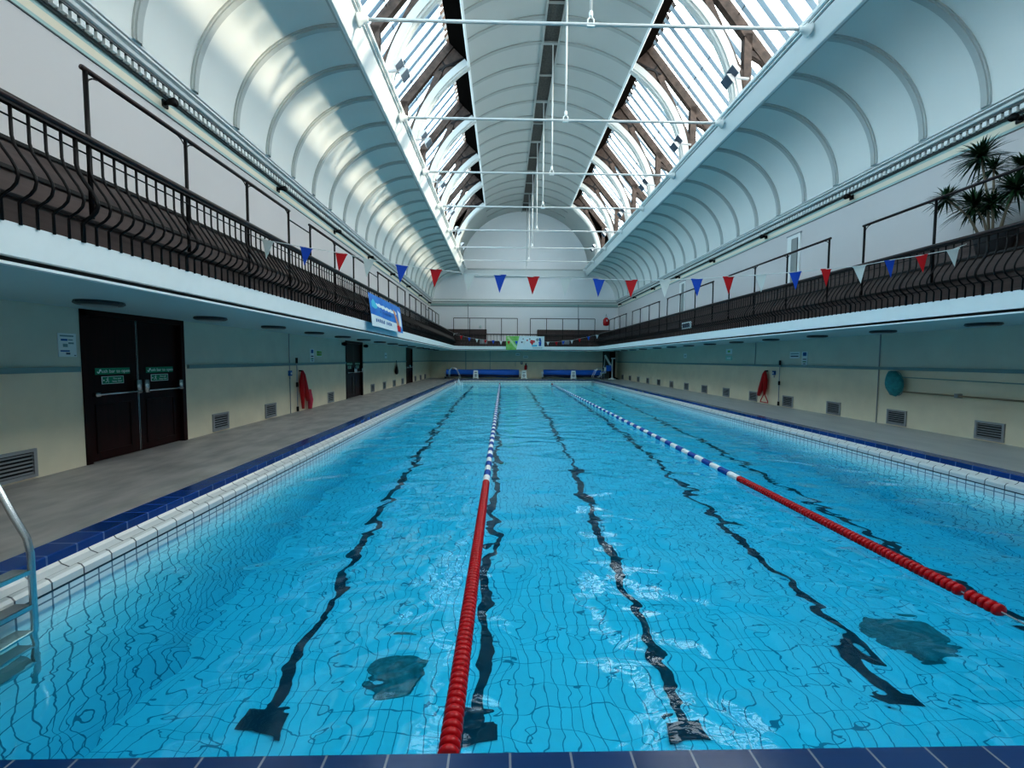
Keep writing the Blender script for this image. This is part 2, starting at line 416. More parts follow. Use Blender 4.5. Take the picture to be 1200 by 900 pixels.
# ------------------------------------------------------------------ ladders
def ladder(s, x, y, wy, label, treads):
    t = thing('pool_ladder', label, 'ladder', (x, y, 0), 'stainless pool ladders')
    o = s   # outward direction in x
    for yy in (-wy / 2, wy / 2):
        m = MB()
        pts = [(0, yy, -1.25), (0, yy, -0.3), (0, yy, 0.22), (o * 0.02, yy, 0.33), (o * 0.10, yy, 0.48), (o * 0.22, yy, 0.74), (o * 0.34, yy, 0.90), (o * 0.50, yy, 0.96), (o * 0.66, yy, 0.92), (o * 0.78, yy, 0.78), (o * 0.82, yy, 0.6), (o * 0.82, yy, 0.0)]
        m.tube(pts, 0.021, 12); obj('rail', m, STEEL, t, True)
    for i in range(treads):
        z = 0.10 - 0.25 * i
        m = MB(); m.box(min(0, o * 0.13), max(0, o * 0.13), -wy / 2, wy / 2, z - 0.02, z); o2 = obj('tread', m, TREAD, t)
        m = MB(); m.box(*sorted((-o * 0.012, o * 0.004)), -wy / 2, wy / 2, z - 0.024, z + 0.006); obj('tread_edge', m, STEEL, o2)
    return t
ladder(-1, -5.12, 2.72, 0.56, 'stainless steel pool ladder at the near left corner with grey treads', 5)
ladder(-1, -5.08, 32.7, 0.56, 'stainless steel pool ladder at far left pool corner', 4)
ladder(1, 5.08, 32.7, 0.56, 'stainless steel pool ladder at far right pool corner beside the hoist', 4)

# ------------------------------------------------------------------ balcony
R0 = 1.3; FX = 5.55; FY = 34.0
def path(off=0.0, ystep=1.26):
    """pool-side edge of the balcony, offset towards the walls; list of ((x,y),(wall x,wall y))"""
    pts = []; fx = FX + off; fy = FY + off; r = R0 + off
    y = YN
    side = []
    while y < FY - R0: side.append(y); y += ystep
    side.append(FY - R0)
    for y in side: pts.append(((-fx, y), (-WX, y)))
    cx, cy = -(FX - R0), FY - R0
    for k in range(1, 8):
        a = PI - k * PI / 16; wxy = (-WX, cy + (YF - cy) * k / 4) if k <= 4 else (-WX + (WX + cx) * (k - 4) / 4, YF)
        pts.append(((cx + r * math.cos(a), cy + r * math.sin(a)), wxy))
    n = 8
    for k in range(n + 1):
        x = cx - 2 * cx * k / n; pts.append(((x, fy), (x, YF)))
    return pts + [((-p[0], p[1]), (-w[0], w[1])) for p, w in reversed(pts[:-n - 1])]
P0 = path()
def lerp(p, w, t): return (p[0] + (w[0] - p[0]) * t, p[1] + (w[1] - p[1]) * t)
def strip(prof, skip=None, half=None):     # prof: (t fraction towards wall OR ('o',offset), z)
    mb = MB(); rows = []
    for a, z in prof:
        pp = path(a[1]) if isinstance(a, tuple) else None
        rows.append([((pp[i][0] if pp else lerp(*P0[i], a)) + (z,)) for i in range(len(P0))])
    for i in range(len(rows) - 1):
        for k in range(len(P0) - 1):
            if half == 'first' and k >= KG or half == 'last' and k < KG: continue
            if skip and P0[k][0][1] > FY - 0.1 and P0[k + 1][0][1] > FY - 0.1 and skip[0] < (P0[k][0][0] + P0[k + 1][0][0]) / 2 < skip[1]: continue
            mb.quad(rows[i][k], rows[i][k + 1], rows[i + 1][k + 1], rows[i + 1][k])
    return mb
KG = min(k for k in range(len(P0) - 1) if P0[k][0][1] > FY - 0.1 and P0[k + 1][0][1] > FY - 0.1 and (P0[k][0][0] + P0[k + 1][0][0]) / 2 > -3.2)
struct('ceiling', strip([(('o', 0.07), SOF), (1.0, SOF)]), SOFFIT)
O = lambda v: ('o', v)
trim(strip([(O(0.07), SOF - 0.001), (O(0.0), SOF - 0.001), (O(0.0), SOF + 0.022), (O(0.07), SOF + 0.022)]), FASCIA)
trim(strip([(O(0.09), SOF + 0.02), (O(0.09), SOF + 0.075)]), DARK)  # near-black strip paints the shade in the gap under the fascia
trim(strip([(O(0.09), SOF + 0.072), (O(0.01), SOF + 0.072), (O(0.01), 2.63), (O(0.18), 2.63)]), FASCIA)
struct('floor.001', strip([(O(0.16), 2.62), (1.0, 2.62)]), SEATB)
# stepped seating
tiers = [(0.29, 2.62, 3.06), (0.53, 3.06, 3.52), (0.77, 3.52, 4.06)]
GAP = (-3.2, 1.08)          # the far tiers stop either side of a gangway
prof = [(0.53, 3.06), (0.53, 3.52), (0.77, 3.52), (0.77, 4.06), (1.0, 4.06)]
st = thing('tiered_seating', 'dark brown tiered plank seating running round the balcony behind the railings', 'seating')
seat = strip([(0.29, 2.62), (0.29, 3.06), (1.0, 3.06)])
m = strip(prof, GAP); seat.add(m.v, m.f)
for x in (-3.1875, 1.0625):
    ya, yb_, yc = FY + 2.26 * 0.53, FY + 2.26 * 0.77, YF
    seat.add([(x, ya, 3.06), (x, ya, 3.52), (x, yb_, 3.52), (x, yb_, 4.06), (x, yc, 4.06), (x, yc, 3.06)], [(0, 1, 2, 3, 4, 5)])
obj('seat_step', seat, SEATB, st)
# plank lines (board nosings)
for t, a, b in tiers:
    for hf in ((None,) if t < 0.3 else ('first', 'last')):
        obj('nosing', strip([(t - 0.012, b - 0.03), (t - 0.012, b + 0.012), (t + 0.02, b + 0.012)], GAP if hf else None, hf), DARK, st)

# --- railings
def dense(off):
    return path(off, 0.42)
def sub(pts, which):
    out = []
    for (p, w) in pts:
        d = p
        inl = p[0] < 0 and (p[1] - (FY - R0)) < (-(FX - R0) - p[0]) * 1.0 and p[1] < FY - 0.3
        inr = p[0] > 0 and (p[1] - (FY - R0)) < (p[0] - (FX - R0)) * 1.0 and p[1] < FY - 0.3
        k = 'left' if inl else 'right' if inr else 'far'
        if k == which: out.append(p)
    return out
def resample(pts, step, y_from=None):
    pts = [Vector(p) for p in pts]; out = []; acc = 0.0
    for a, b in zip(pts, pts[1:]):
        L = (b - a).length; 
        while acc <= L:
            q = a + (b - a) * (acc / L); t = (b - a).normalized(); out.append((q, t)); acc += step
        acc -= L
    return out
BAL = [(0.0, 3.53), (0.0, 3.30), (-0.02, 3.22), (-0.07, 3.14), (-0.125, 3.06), (-0.16, 2.99), (-0.168, 2.94), (-0.152, 2.89), (-0.115, 2.85), (-0.06, 2.815), (-0.03, 2.785), (-0.03, 2.62)]  # offset to the pool, z
bal_src = {}
def baluster(parent, q, nrm, thick, stuff=None):
    key = 'thick' if thick else 'thin'
    if stuff is not None:
        stuff.tube([(q.x + nrm.x * o, q.y + nrm.y * o, z) for o, z in BAL], 0.0105, 4, False); return
    if key not in bal_src:
        m = MB(); m.tube([(o, 0, z) for o, z in BAL], 0.018 if thick else 0.0115, 6)
        o = bal_src[key] = obj('baluster', m, BLACK, parent, True)
    else:
        o = bal_src[key].copy(); COL.objects.link(o); o.parent = parent
    # local +x offset is away from the pool
    o.location = (q.x, q.y, 0); o.rotation_euler = (0, 0, math.atan2(nrm.y, nrm.x))
for which in ('left', 'right', 'far'):
    pts = sub(dense(0.03), which)
    lab = {'left': 'black bellied iron railing along the left balcony edge', 'right': 'black bellied iron railing along the right balcony edge', 'far': 'black bellied iron railing along the far end balcony'}[which]
    t = thing('balcony_railing', lab, 'railing', group='balcony railings')
    if which == 'right': pts = list(reversed(pts))      # start at the near end
    # neighbours' end points close the gaps at the corners
    m = MB(); m.tube([(p[0], p[1], 3.575) for p in pts], 0.036, 8); obj('handrail', m, RAILC, t, True)
    m = MB()
    for a, b in zip(pts, pts[1:]): m.bar((*a, 3.53), (*b, 3.53), 0.05, 0.02)
    obj('rail_plate', m, BLACK, t)
    m = MB(); m.tube([(p[0], p[1], 3.435) for p in pts], 0.008, 5); obj('upper_rail', m, BLACK, t)
    rs = resample(pts, 0.125)
    low = MB(); prev = None
    cnt = 0; stuff = MB()
    near_first = which != 'far'
    for i, (q, tg) in enumerate(rs):
        nrm = Vector((-tg.y, tg.x)) if which != 'right' else Vector((tg.y, -tg.x))
        # nrm must point away from the pool
        c = Vector((0, 16)) if which != 'far' else Vector((0, 20))
        if nrm.dot(q - Vector((0, min(max(q.y, 2), 30)))) < 0: nrm = -nrm
        pl = (q.x - nrm.x * 0.03 , q.y - nrm.y * 0.03, 2.825)
        if prev: low.bar(prev, pl, 0.035, 0.014)
        prev = pl
        if near_first and q.y < 1.9: continue        # behind the viewpoint
        if cnt < (96 if near_first else 40):
            if near_first: baluster(t, q, nrm, i % 10 == 4)
            elif i % 2 == 0: baluster(t, q, nrm, False)
            cnt += 1
        else: baluster(t, q, nrm, False, stuff)
    obj('lower_rail', low, BLACK, t)
    if stuff.v: tag(obj('baluster', stuff, BLACK, t), None, None, kind='stuff')

# --- tall guard rails on the seating
GX = 6.15; GZ = 4.58
def guard(s, a, b, label, link=None, base=3.06, n=4):
    t = thing('guard_rail', label, 'guard rail', (s * GX, a, 0), 'tall guard rails on the balcony seating')
    m = MB(); m.tube([(0, -0.04, GZ), (0, b - a + 0.04, GZ)], 0.028, 8); obj('top_rail', m, RAILC, t, True)
    for k in range(n):
        y = (b - a) * k / (n - 1)
        m = MB(); m.tube([(0, y, base), (0, y, GZ)], 0.022, 8); p = obj('post', m, BLACK, t, True)
        m = MB()
        for d in (-1, 1):
            if 0 <= y + d * 0.15 <= (b - a) + 0.001:
                m.tube([(0, y, GZ - 0.17), (0, y + d * 0.03, GZ - 0.09), (0, y + d * 0.08, GZ - 0.045), (0, y + d * 0.14, GZ - 0.025)], 0.008, 5)
        if m.v: obj('bracket', m, BLACK, p)
    if link:
        m = MB(); m.tube([(0, b - a, GZ - 0.18), (0, link - a, GZ - 0.18)], 0.014, 6); obj('link_rod', m, BLACK, t)
GL = [(4.70, 8.90, 9.85), (9.87, 14.05, 15.05), (15.08, 19.2, None), (20.1, 24.25, 25.1), (25.15, 29.05, None)]
for i, (a, b, lk) in enumerate(GL):
    guard(-1, a, b, 'tall dark guard rail on four posts on the left balcony, %s section' % NTH[i], lk)
GR = [(4.75, 9.41), (10.43, 15.03), (16.2, 20.7), (21.75, 26.3), (27.6, 32.0)]
for i, (a, b) in enumerate(GR):
    guard(1, a, b, 'tall dark guard rail on four posts on the right balcony, %s section' % NTH[i])
for x0, x1, w in [(-5.8, -0.65, 'left'), (0.4, 5.65, 'right')]:
    t = thing('guard_rail', 'tall dark guard rail on five posts on the far balcony, %s of the two' % w, 'guard rail', (x0, 34.75, 0), 'tall guard rails on the balcony seating')
    m = MB(); m.tube([(0, 0, 4.9), (x1 - x0, 0, 4.9)], 0.03, 6); obj('top_rail', m, RAILC, t)
    for k in range(5):
        m = MB(); x = (x1 - x0) * k / 4; m.tube([(x, 0, 3.06), (x, 0, 4.9)], 0.025, 6); obj('post', m, BLACK, t)
    m = MB()
    m.tube([(0, 0, 3.62), (x1 - x0, 0, 3.62)], 0.02, 6); obj('lower_rail', m, BLACK, t)

# ------------------------------------------------------------------ cornice
def cornice(s):
    r = sroot('trim_%d' % globals()['tn']); globals()['tn'] += 1
    def band(prof, m, nm):
        b = MB(); b.extrude_y([(s * x, z) for x, z in prof], YN, YF, closed=False); obj(nm, b, m, r)
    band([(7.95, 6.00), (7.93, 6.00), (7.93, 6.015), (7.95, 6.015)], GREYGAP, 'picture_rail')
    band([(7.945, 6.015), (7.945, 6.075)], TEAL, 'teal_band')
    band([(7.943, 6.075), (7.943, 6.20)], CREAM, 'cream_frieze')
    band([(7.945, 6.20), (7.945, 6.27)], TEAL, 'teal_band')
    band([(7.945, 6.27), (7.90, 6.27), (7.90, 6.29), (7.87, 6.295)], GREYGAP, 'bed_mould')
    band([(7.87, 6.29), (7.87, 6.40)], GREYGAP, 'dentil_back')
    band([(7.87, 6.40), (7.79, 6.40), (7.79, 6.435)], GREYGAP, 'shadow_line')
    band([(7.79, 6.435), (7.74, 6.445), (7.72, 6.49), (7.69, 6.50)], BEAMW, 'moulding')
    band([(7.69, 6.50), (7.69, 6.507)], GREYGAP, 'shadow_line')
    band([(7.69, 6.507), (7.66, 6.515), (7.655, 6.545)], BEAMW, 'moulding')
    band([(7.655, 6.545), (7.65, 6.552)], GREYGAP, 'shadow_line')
    band([(7.65, 6.552), (7.63, 6.56), (7.62, 6.60), (7.75, 6.60)], BEAMW, 'moulding')
    d = MB(); y = YN
    while y < YF - 0.1:
        d.box(*sorted((s * 7.87, s * 7.805)), y, y + 0.075, 6.30, 6.395); y += 0.125
    tag(obj('dentil', d, BEAMW, r), None, None, kind='stuff')
for s in (-1, 1): cornice(s)
fc = sroot('trim_%d' % tn); tn += 1
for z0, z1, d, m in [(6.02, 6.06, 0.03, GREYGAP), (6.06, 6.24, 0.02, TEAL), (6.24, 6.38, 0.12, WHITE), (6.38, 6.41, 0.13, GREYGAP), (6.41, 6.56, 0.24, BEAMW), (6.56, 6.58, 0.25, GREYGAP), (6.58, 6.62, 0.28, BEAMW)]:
    b = MB(); b.box(-7.9, 7.9, YF - d, YF, z0, z1); obj('moulding', b, m, fc)

# ------------------------------------------------------------------ coves, beams
def cove_pt(t):   # t 0 wall .. 1 beam
    a = t * PI / 2
    return (5.3 + 2.33 * math.cos(a), 6.58 + 2.17 * math.sin(a))
RIBS = [9.70 + 1.26 * k for k in range(-8, 22)]
RIBS = [y for y in RIBS if YN + 0.3 < y < YF - 0.2]
for s in (-1, 1):
    cv = sroot('ceiling.%03d' % (2 if s < 0 else 3))
    b = MB(); b.extrude_y([(s * x, z) for x, z in (cove_pt(k / 24) for k in range(25))], YN, YF, closed=False); obj('cove', b, WHITE, cv, True)
    first = None
    for y in RIBS:
        if first is None:
            m = MB(); vs = []; n = 25
            for w, d in ((-0.085, 0.0), (-0.085, 0.035), (-0.055, 0.035), (-0.05, 0.06), (0.05, 0.06), (0.055, 0.035), (0.085, 0.035), (0.085, 0.0)):
                for k in range(n):
                    a = k / (n - 1) * PI / 2
                    vs.append((s * (5.3 + (2.33 - d) * math.cos(a)), w, 6.58 + (2.17 - d) * math.sin(a)))
            fs = [(i * n + k, i * n + k + 1, (i + 1) * n + k + 1, (i + 1) * n + k) for i in range(7) for k in range(n - 1)]
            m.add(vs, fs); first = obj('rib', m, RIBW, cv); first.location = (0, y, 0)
        else:
            c = first.copy(); COL.objects.link(c); c.parent = cv; c.location = (0, y, 0)
    # beam
    bm = sroot('trim_%d' % tn); tn += 1
    def band(prof, m, nm):
        b = MB(); b.extrude_y([(s * x, z) for x, z in prof], YN, YF, closed=False); obj(nm, b, m, bm)
    band([(5.36, 8.76), (5.34, 8.66), (5.29, 8.655)], RIBW, 'lower_edge')
    band([(5.29, 8.655), (5.27, 8.645), (5.21, 8.645), (5.20, 8.655)], BEAMW, 'underside')
    band([(5.20, 8.655), (4.98, 9.00)], BEAMW, 'inner_face')
    band([(4.98, 9.00), (4.97, 9.005), (4.97, 9.02)], GREYGAP, 'shadow_line')
    band([(4.97, 9.02), (4.93, 9.03), (4.93, 9.06)], BEAMW, 'moulding')
    band([(4.93, 9.06), (4.92, 9.065), (4.92, 9.075)], GREYGAP, 'shadow_line')
    band([(4.92, 9.075), (4.87, 9.09), (4.86, 9.16), (5.3, 9.16)], BEAMW, 'moulding')
    band([(5.3, 9.16), (6.95, 10.12)], WHITE, 'ledge')
b = MB(); b.box(-5.0, 5.0, YF - 0.25, YF, 8.50, 9.02); trim(b, BEAMW)
b = MB(); b.box(-5.0, 5.0, YF - 0.30, YF, 9.02, 9.12); trim(b, RIBW)

# ------------------------------------------------------------------ vault
EA, EB, EZ = 5.3, 4.7, 9.2
def ell(u, d=0.0): return EZ + (EB - d) * math.sqrt(max(0, 1 - (u / (EA - d)) ** 2))
US = 0.28; UE = 3.17
vc = sroot('ceiling.001')
for s in (-1, 1):
    n = 16; us = [US + (UE - US) * k / n for k in range(n + 1)]
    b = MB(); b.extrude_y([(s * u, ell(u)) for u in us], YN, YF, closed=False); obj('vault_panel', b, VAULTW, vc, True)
    b = MB(); b.extrude_y([(s * (UE - 0.05), ell(UE - 0.05) - 0.05), (s * (UE + 0.02), ell(UE) - 0.07), (s * (UE + 0.05), ell(UE) - 0.05), (s * (UE + 0.05), ell(UE) + 0.06)], YN, YLAST, closed=False); obj('edge_moulding', b, BEAMW, vc)
    # solid end bay
    th = [math.acos(min(1, UE / EA)) * k / 14 for k in range(15)]
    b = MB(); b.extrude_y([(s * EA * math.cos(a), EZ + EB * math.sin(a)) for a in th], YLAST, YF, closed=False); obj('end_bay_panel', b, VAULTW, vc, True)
    first = None
    for y in RIBS:
        if first is None:
            m = MB(); vs = []; n = 17
            for w, d in ((-0.075, 0.0), (-0.075, 0.045), (0.075, 0.045), (0.075, 0.0)):
                for k in range(n):
                    u = US + (UE - 0.03 - US) * k / (n - 1); vs.append((s * u, w, ell(u) - d))
            m.add(vs, [(i * n + k, i * n + k + 1, (i + 1) * n + k + 1, (i + 1) * n + k) for i in range(3) for k in range(n - 1)])
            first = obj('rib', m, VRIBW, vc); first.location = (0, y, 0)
        else:
            c = first.copy(); COL.objects.link(c); c.parent = vc; c.location = (0, y, 0)
    # dark boarding between vault edge and glazing
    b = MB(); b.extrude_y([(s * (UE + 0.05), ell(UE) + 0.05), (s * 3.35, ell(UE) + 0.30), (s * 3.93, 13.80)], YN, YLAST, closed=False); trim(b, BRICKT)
# ridge vent strip
b = MB(); b.box(-US, US, YN, YF, 13.93, 13.95); obj('ridge_mesh', b, MESHG, vc)
b = MB()
for s in (-1, 1): b.box(*sorted((s * US, s * (US + 0.07))), YN, YF, ell(US) - 0.07, 13.95)
for k, y in enumerate([9.75 + 1.89 * k for k in range(-5, 15)]): b.box(-US, US, y - (0.06 if k % 2 else 0.02), y + (0.06 if k % 2 else 0.02), 13.86, 13.94)
obj('ridge_frame', b, VRIBW, vc)
# arch closing the solid bay at the last truss, timber filled above
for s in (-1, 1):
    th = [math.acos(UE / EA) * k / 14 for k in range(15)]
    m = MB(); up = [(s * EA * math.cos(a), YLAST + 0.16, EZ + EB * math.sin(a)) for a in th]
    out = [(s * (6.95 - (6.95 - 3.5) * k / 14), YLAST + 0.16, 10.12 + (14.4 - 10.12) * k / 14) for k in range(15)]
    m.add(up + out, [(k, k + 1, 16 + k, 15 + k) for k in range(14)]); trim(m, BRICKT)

# ------------------------------------------------------------------ roof glazing (one window per bay and side)
def roofz(u): return 18.52 - 1.21 * u
wn = 1
GU0, GU1 = 3.93, 6.95
vn = Vector((1.21, 0, 1)).normalized()
for s in (-1, 1):
    for i in range(len(TIES) - 1):
        y0, y1 = TIES[i], TIES[i + 1]
        if y1 < 5: continue
        w = sroot('window_%d' % wn); wn += 1
        off = 0.22
        g = MB(); g.quad((s * GU0, y0, roofz(GU0) + off), (s * GU1, y0, roofz(GU1) + off), (s * GU1, y1, roofz(GU1) + off), (s * GU0, y1, roofz(GU0) + off)); obj('glass', g, GLASS, w)
        b = MB(); n = 7
        for k in range(n):
            y = y0 + (y1 - y0) * (k + 0.5) / n
            b.bar((s * GU0, y, roofz(GU0) + off - 0.03), (s * GU1, y, roofz(GU1) + off - 0.03), 0.17, 0.03, up=(s * vn.x, 0, vn.z))
        obj('glazing_bar', b, BAR, w)
        b = MB(); uu = 5.35
        b.tube([(s * uu, y0, roofz(uu) + 0.10), (s * uu, y1, roofz(uu) + 0.10)], 0.014, 5); obj('opening_rod', b, BLACK, w)
        # stepped boards at the head of the glazing
        b = MB()
        for k in range(n):
            y = y0 + (y1 - y0) * k / n
            b.quad((s * GU0, y, roofz(GU0) + off - 0.05), (s * (GU0 + 0.16), y + 0.04, roofz(GU0 + 0.16) + off - 0.05), (s * (GU0 + 0.10), y + 0.48, roofz(GU0 + 0.10) + off - 0.05), (s * GU0, y + 0.54, roofz(GU0) + off - 0.05))
        obj('head_board', b, TIMBER, w)

# ------------------------------------------------------------------ trusses, arches and tie rods
def truss_half(t, s):
    th0 = math.acos(UE / EA); n = 16
    m = MB(); vs = []
    for w, d in ((-0.15, -0.26), (-0.15, -0.02), (-0.11, -0.02), (-0.10, 0.05), (-0.04, 0.05), (-0.03, 0.07), (0.03, 0.07), (0.04, 0.05), (0.10, 0.05), (0.11, -0.02), (0.15, -0.02), (0.15, -0.26)):
        for k in range(n):
            a = 0.0 + th0 * k / (n - 1)
            vs.append((s * (EA - d) * math.cos(a), w, EZ + (EB - d) * math.sin(a)))
    m.add(vs, [(i * n + k, i * n + k + 1, (i + 1) * n + k + 1, (i + 1) * n + k) for i in range(11) for k in range(n - 1)])
    obj('plaster_arch', m, ARCHW, t)
    yo = 0.02
    def tb(nm, p, q, w, h):
        m = MB(); m.bar((s * p[0], yo, p[1]), (s * q[0], yo, q[1]), w, h, up=(0, 1, 0)); return obj(nm, m, TIMBER, t)
    tb('principal_rafter', (6.85, roofz(6.85) - 0.05), (3.45, roofz(3.45) - 0.05), 0.30, 0.20)
    tb('post', (5.68, 9.3), (5.68, 11.6), 0.24, 0.20)
    tb('brace', (5.62, 10.1), (4.30, 12.75), 0.22, 0.18)
    tb('strut', (5.70, 11.1), (6.35, 10.75), 0.14, 0.16)
    m = MB()
    pr = [(3.28, 12.98), (3.62, 12.92), (4.42, 12.45), (4.60, 12.70), (4.20, 13.30), (3.62, 13.75), (3.30, 13.60)]
    m.extrude_y([(s * x, z) for x, z in pr], yo - 0.05, yo + 0.05); obj('gusset_board', m, TIMBER, t)
    m = MB()
    for p, q in [((3.30, 13.02), (4.10, 12.98)), ((4.10, 12.98), (4.42, 12.45)), ((4.10, 12.98), (4.30, 13.25)), ((3.3, 13.3), (4.35, 12.82))]:
        m.bar((s * p[0], yo - 0.06, p[1]), (s * q[0], yo - 0.06, q[1]), 0.06, 0.03, up=(0, 1, 0))
    obj('iron_strap', m, BLACK, t)
truss0 = None
for i, y in enumerate(TIES[3:]):
    lab = 'roof truss of dark timber braces with white plaster arch, %s of the row' % NTH[i]
    if truss0 is None:
        truss0 = thing('roof_truss', lab, 'truss', (0, y, 0), 'timber roof trusses')
        for s in (-1, 1): truss_half(truss0, s)
    else: dup(truss0, (0, y, 0), lab)
tie0 = None
for i, y in enumerate(TIES[3:] + [35.6]):
    lab = 'white iron tie rod with central hanger spanning the roof, %s of the row' % NTH[i]
    if tie0 is None:
        tie0 = thing('tie_rod', lab, 'tie rod', (0, y, 0), 'white tie rods across the roof')
        m = MB(); m.tube([(-4.98, 0, 8.97), (4.98, 0, 8.97)], 0.036, 10); obj('rod', m, RODW, tie0, True)
        for s in (-1, 1):
            m = MB(); m.lathe([(0.15, 0), (0.15, -s * 0.03), (0.11, -s * 0.05), (0.10, -s * 0.11), (0.06, -s * 0.13), (0.06, -s * 0.22), (0.04, -s * 0.24)], (s * 4.99, 0, 8.97), 'x', 16); obj('end_boss', m, BEAMW, tie0, True)
        m = MB(); m.tube([(0.1, 0, 9.16), (0.1, 0, 13.9)], 0.028, 8); h = obj('hanger', m, RODW, tie0, True)
        m = MB(); m.tube([(0.1, 0, 9.14), (0.03, 0, 9.07), (0.03, 0, 8.94)], 0.016, 6); m.tube([(0.1, 0, 9.14), (0.17, 0, 9.07), (0.17, 0, 8.94)], 0.016, 6); m.box(0.01, 0.19, -0.03, 0.03, 8.915, 8.94)
        m.lathe([(0.045, 0), (0.045, 0.09), (0.028, 0.12)], (0.1, 0, 9.13), 'z', 10); obj('clevis', m, BEAMW, h)
    else: dup(tie0, (0, y, 0), lab)

# floodlights on the beams
fl0 = {}
for s in (-1, 1):
    for i, y in enumerate([t - 0.95 for t in TIES[4:]]):
        lab = 'pair of grey floodlights bracketed on the %s roof beam, %s of its row' % (SIDE[s], NTH[i])
        if s not in fl0:
            t = fl0[s] = thing('floodlight', lab, 'floodlight', (s * 4.95, y, 9.16), 'floodlights on the roof beams')
            m = MB(); m.tube([(0, 0, 0), (0, 0, 0.16), (-s * 0.1, 0, 0.55)], 0.02, 6); m.bar((s * 0.3, 0.02, 0.55), (-s * 0.28, 0.02, 0.60), 0.05, 0.05); obj('bracket', m, FLOODG, t)
            for k, (dx, dz) in enumerate(((-0.16, 0.72), (-0.32, 0.46))):
                m = MB(); c = Vector((s * dx, -0.02, dz)); ax = Vector((-s * 0.75, 0, -0.66)); pe = Vector((-s * 0.66, 0, 0.75)) * -1; yv = Vector((0, 1, 0))
                def P8(a, b, e): return c + ax * a + pe * b + yv * e
                vs = [P8(-0.10, -0.08, -0.12), P8(-0.10, 0.08, -0.12), P8(-0.10, 0.08, 0.12), P8(-0.10, -0.08, 0.12), P8(0.06, -0.15, -0.19), P8(0.06, 0.15, -0.19), P8(0.06, 0.15, 0.19), P8(0.06, -0.15, 0.19)]
                m.add(vs, [(0, 1, 2, 3), (4, 7, 6, 5), (0, 4, 5, 1), (1, 5, 6, 2), (2, 6, 7, 3), (3, 7, 4, 0)]); h = obj('lamp_head', m, FLOODG, t)
                m = MB(); m.quad(P8(0.063, -0.13, -0.17), P8(0.063, -0.13, 0.17), P8(0.063, 0.13, 0.17), P8(0.063, 0.13, -0.17)); obj('lens', m, INK, h)
        else: dup(fl0[s], (s * 4.95, y, 9.16), lab)
# little black spots below the cornice
sp0 = {}
for s in (-1, 1):
    for i in range(8):
        y = 8.12 + 3.89 * i
        lab = 'small black spotlight under the %s cornice, %s along the wall' % (SIDE[s], NTH[i])
        if s not in sp0:
            t = sp0[s] = thing('wall_spotlight', lab, 'spotlight', (s * 7.94, y, 6.16), 'small black spotlights under the cornice')
            m = MB(); m.box(*sorted((0, -s * 0.03)), -0.06, 0.06, -0.05, 0.07); obj('base_plate', m, BLACK, t)
            m = MB(); m.tube([(-s * 0.03, 0, 0.02), (-s * 0.12, -0.03, 0.03), (-s * 0.24, -0.08, 0.0)], [0.03, 0.05, 0.075], 10); obj('lamp_head', m, BLACK, t, True)
        else: dup(sp0[s], (s * 7.94, y, 6.16), lab)

# ------------------------------------------------------------------ soffit lights and wall vents
so0 = None
for s in (-1, 1):
    for i in range(14):
        y = 5.55 + 2.05 * i + (0.4 if i > 9 else 0)
        if s > 0 and i == 0: continue
        j = i if s < 0 else i - 1
        lab = 'round dark rimmed ceiling light under the %s balcony, %s of its row' % (SIDE[s], NTH[j])
        if so0 is None:
            so0 = thing('ceiling_light', lab, 'ceiling light', (s * 6.9, y, SOF), 'ceiling lights under the balconies')
            m = MB(); m.lathe([(0.24, 0), (0.25, -0.03), (0.22, -0.05), (0.18, -0.055)], (0, 0, 0), 'z', 20); obj('rim', m, LAMPR, so0)
            m = MB(); m.lathe([(0.18, -0.05), (0.16, -0.065), (0.001, -0.075)], (0, 0, 0), 'z', 20); obj('diffuser', m, LAMPM, so0)
        else: dup(so0, (s * 6.9, y, SOF), lab)
ve0 = {}
VL = [5.42, 9.36, 11.36, 15.3, 20.2, 22.2, 24.2, 26.2, 30.0, 31.9, 33.75]
VR = [8.27 + 2.02 * k for k in range(14)]
for s, lst in ((-1, VL), (1, VR)):
    for i, y in enumerate(lst):
        lab = 'grey louvred vent low on the %s wall, %s of its row' % (SIDE[s], NTH[i])
        if s not in ve0:
            t = ve0[s] = thing('wall_vent', lab, 'vent', (s * WX, y, 0.03), 'louvred vents low on the walls')
            W, H = 0.26, 0.37
            m = MB(); d = sorted((0, -s * 0.03))
            m.box(*d, -W, W, 0, 0.04); m.box(*d, -W, W, H - 0.04, H); m.box(*d, -W, -W + 0.04, 0.04, H - 0.04); m.box(*d, W - 0.04, W, 0.04, H - 0.04); obj('frame', m, ALU, t)
            m = MB(); m.box(*sorted((-s * 0.001, -s * 0.004)), -W + 0.04, W - 0.04, 0.04, H - 0.04); obj('backing', m, DARK, t)
            m = MB()
            for k in range(6):
                z = 0.05 + k * 0.049
                m.quad((-s * 0.028, -W + 0.04, z), (-s * 0.028, W - 0.04, z), (-s * 0.006, W - 0.04, z + 0.020), (-s * 0.006, -W + 0.04, z + 0.020))
            obj('louvre', m, ALU, t)
        else: dup(ve0[s], (s * WX, y, 0.03), lab)

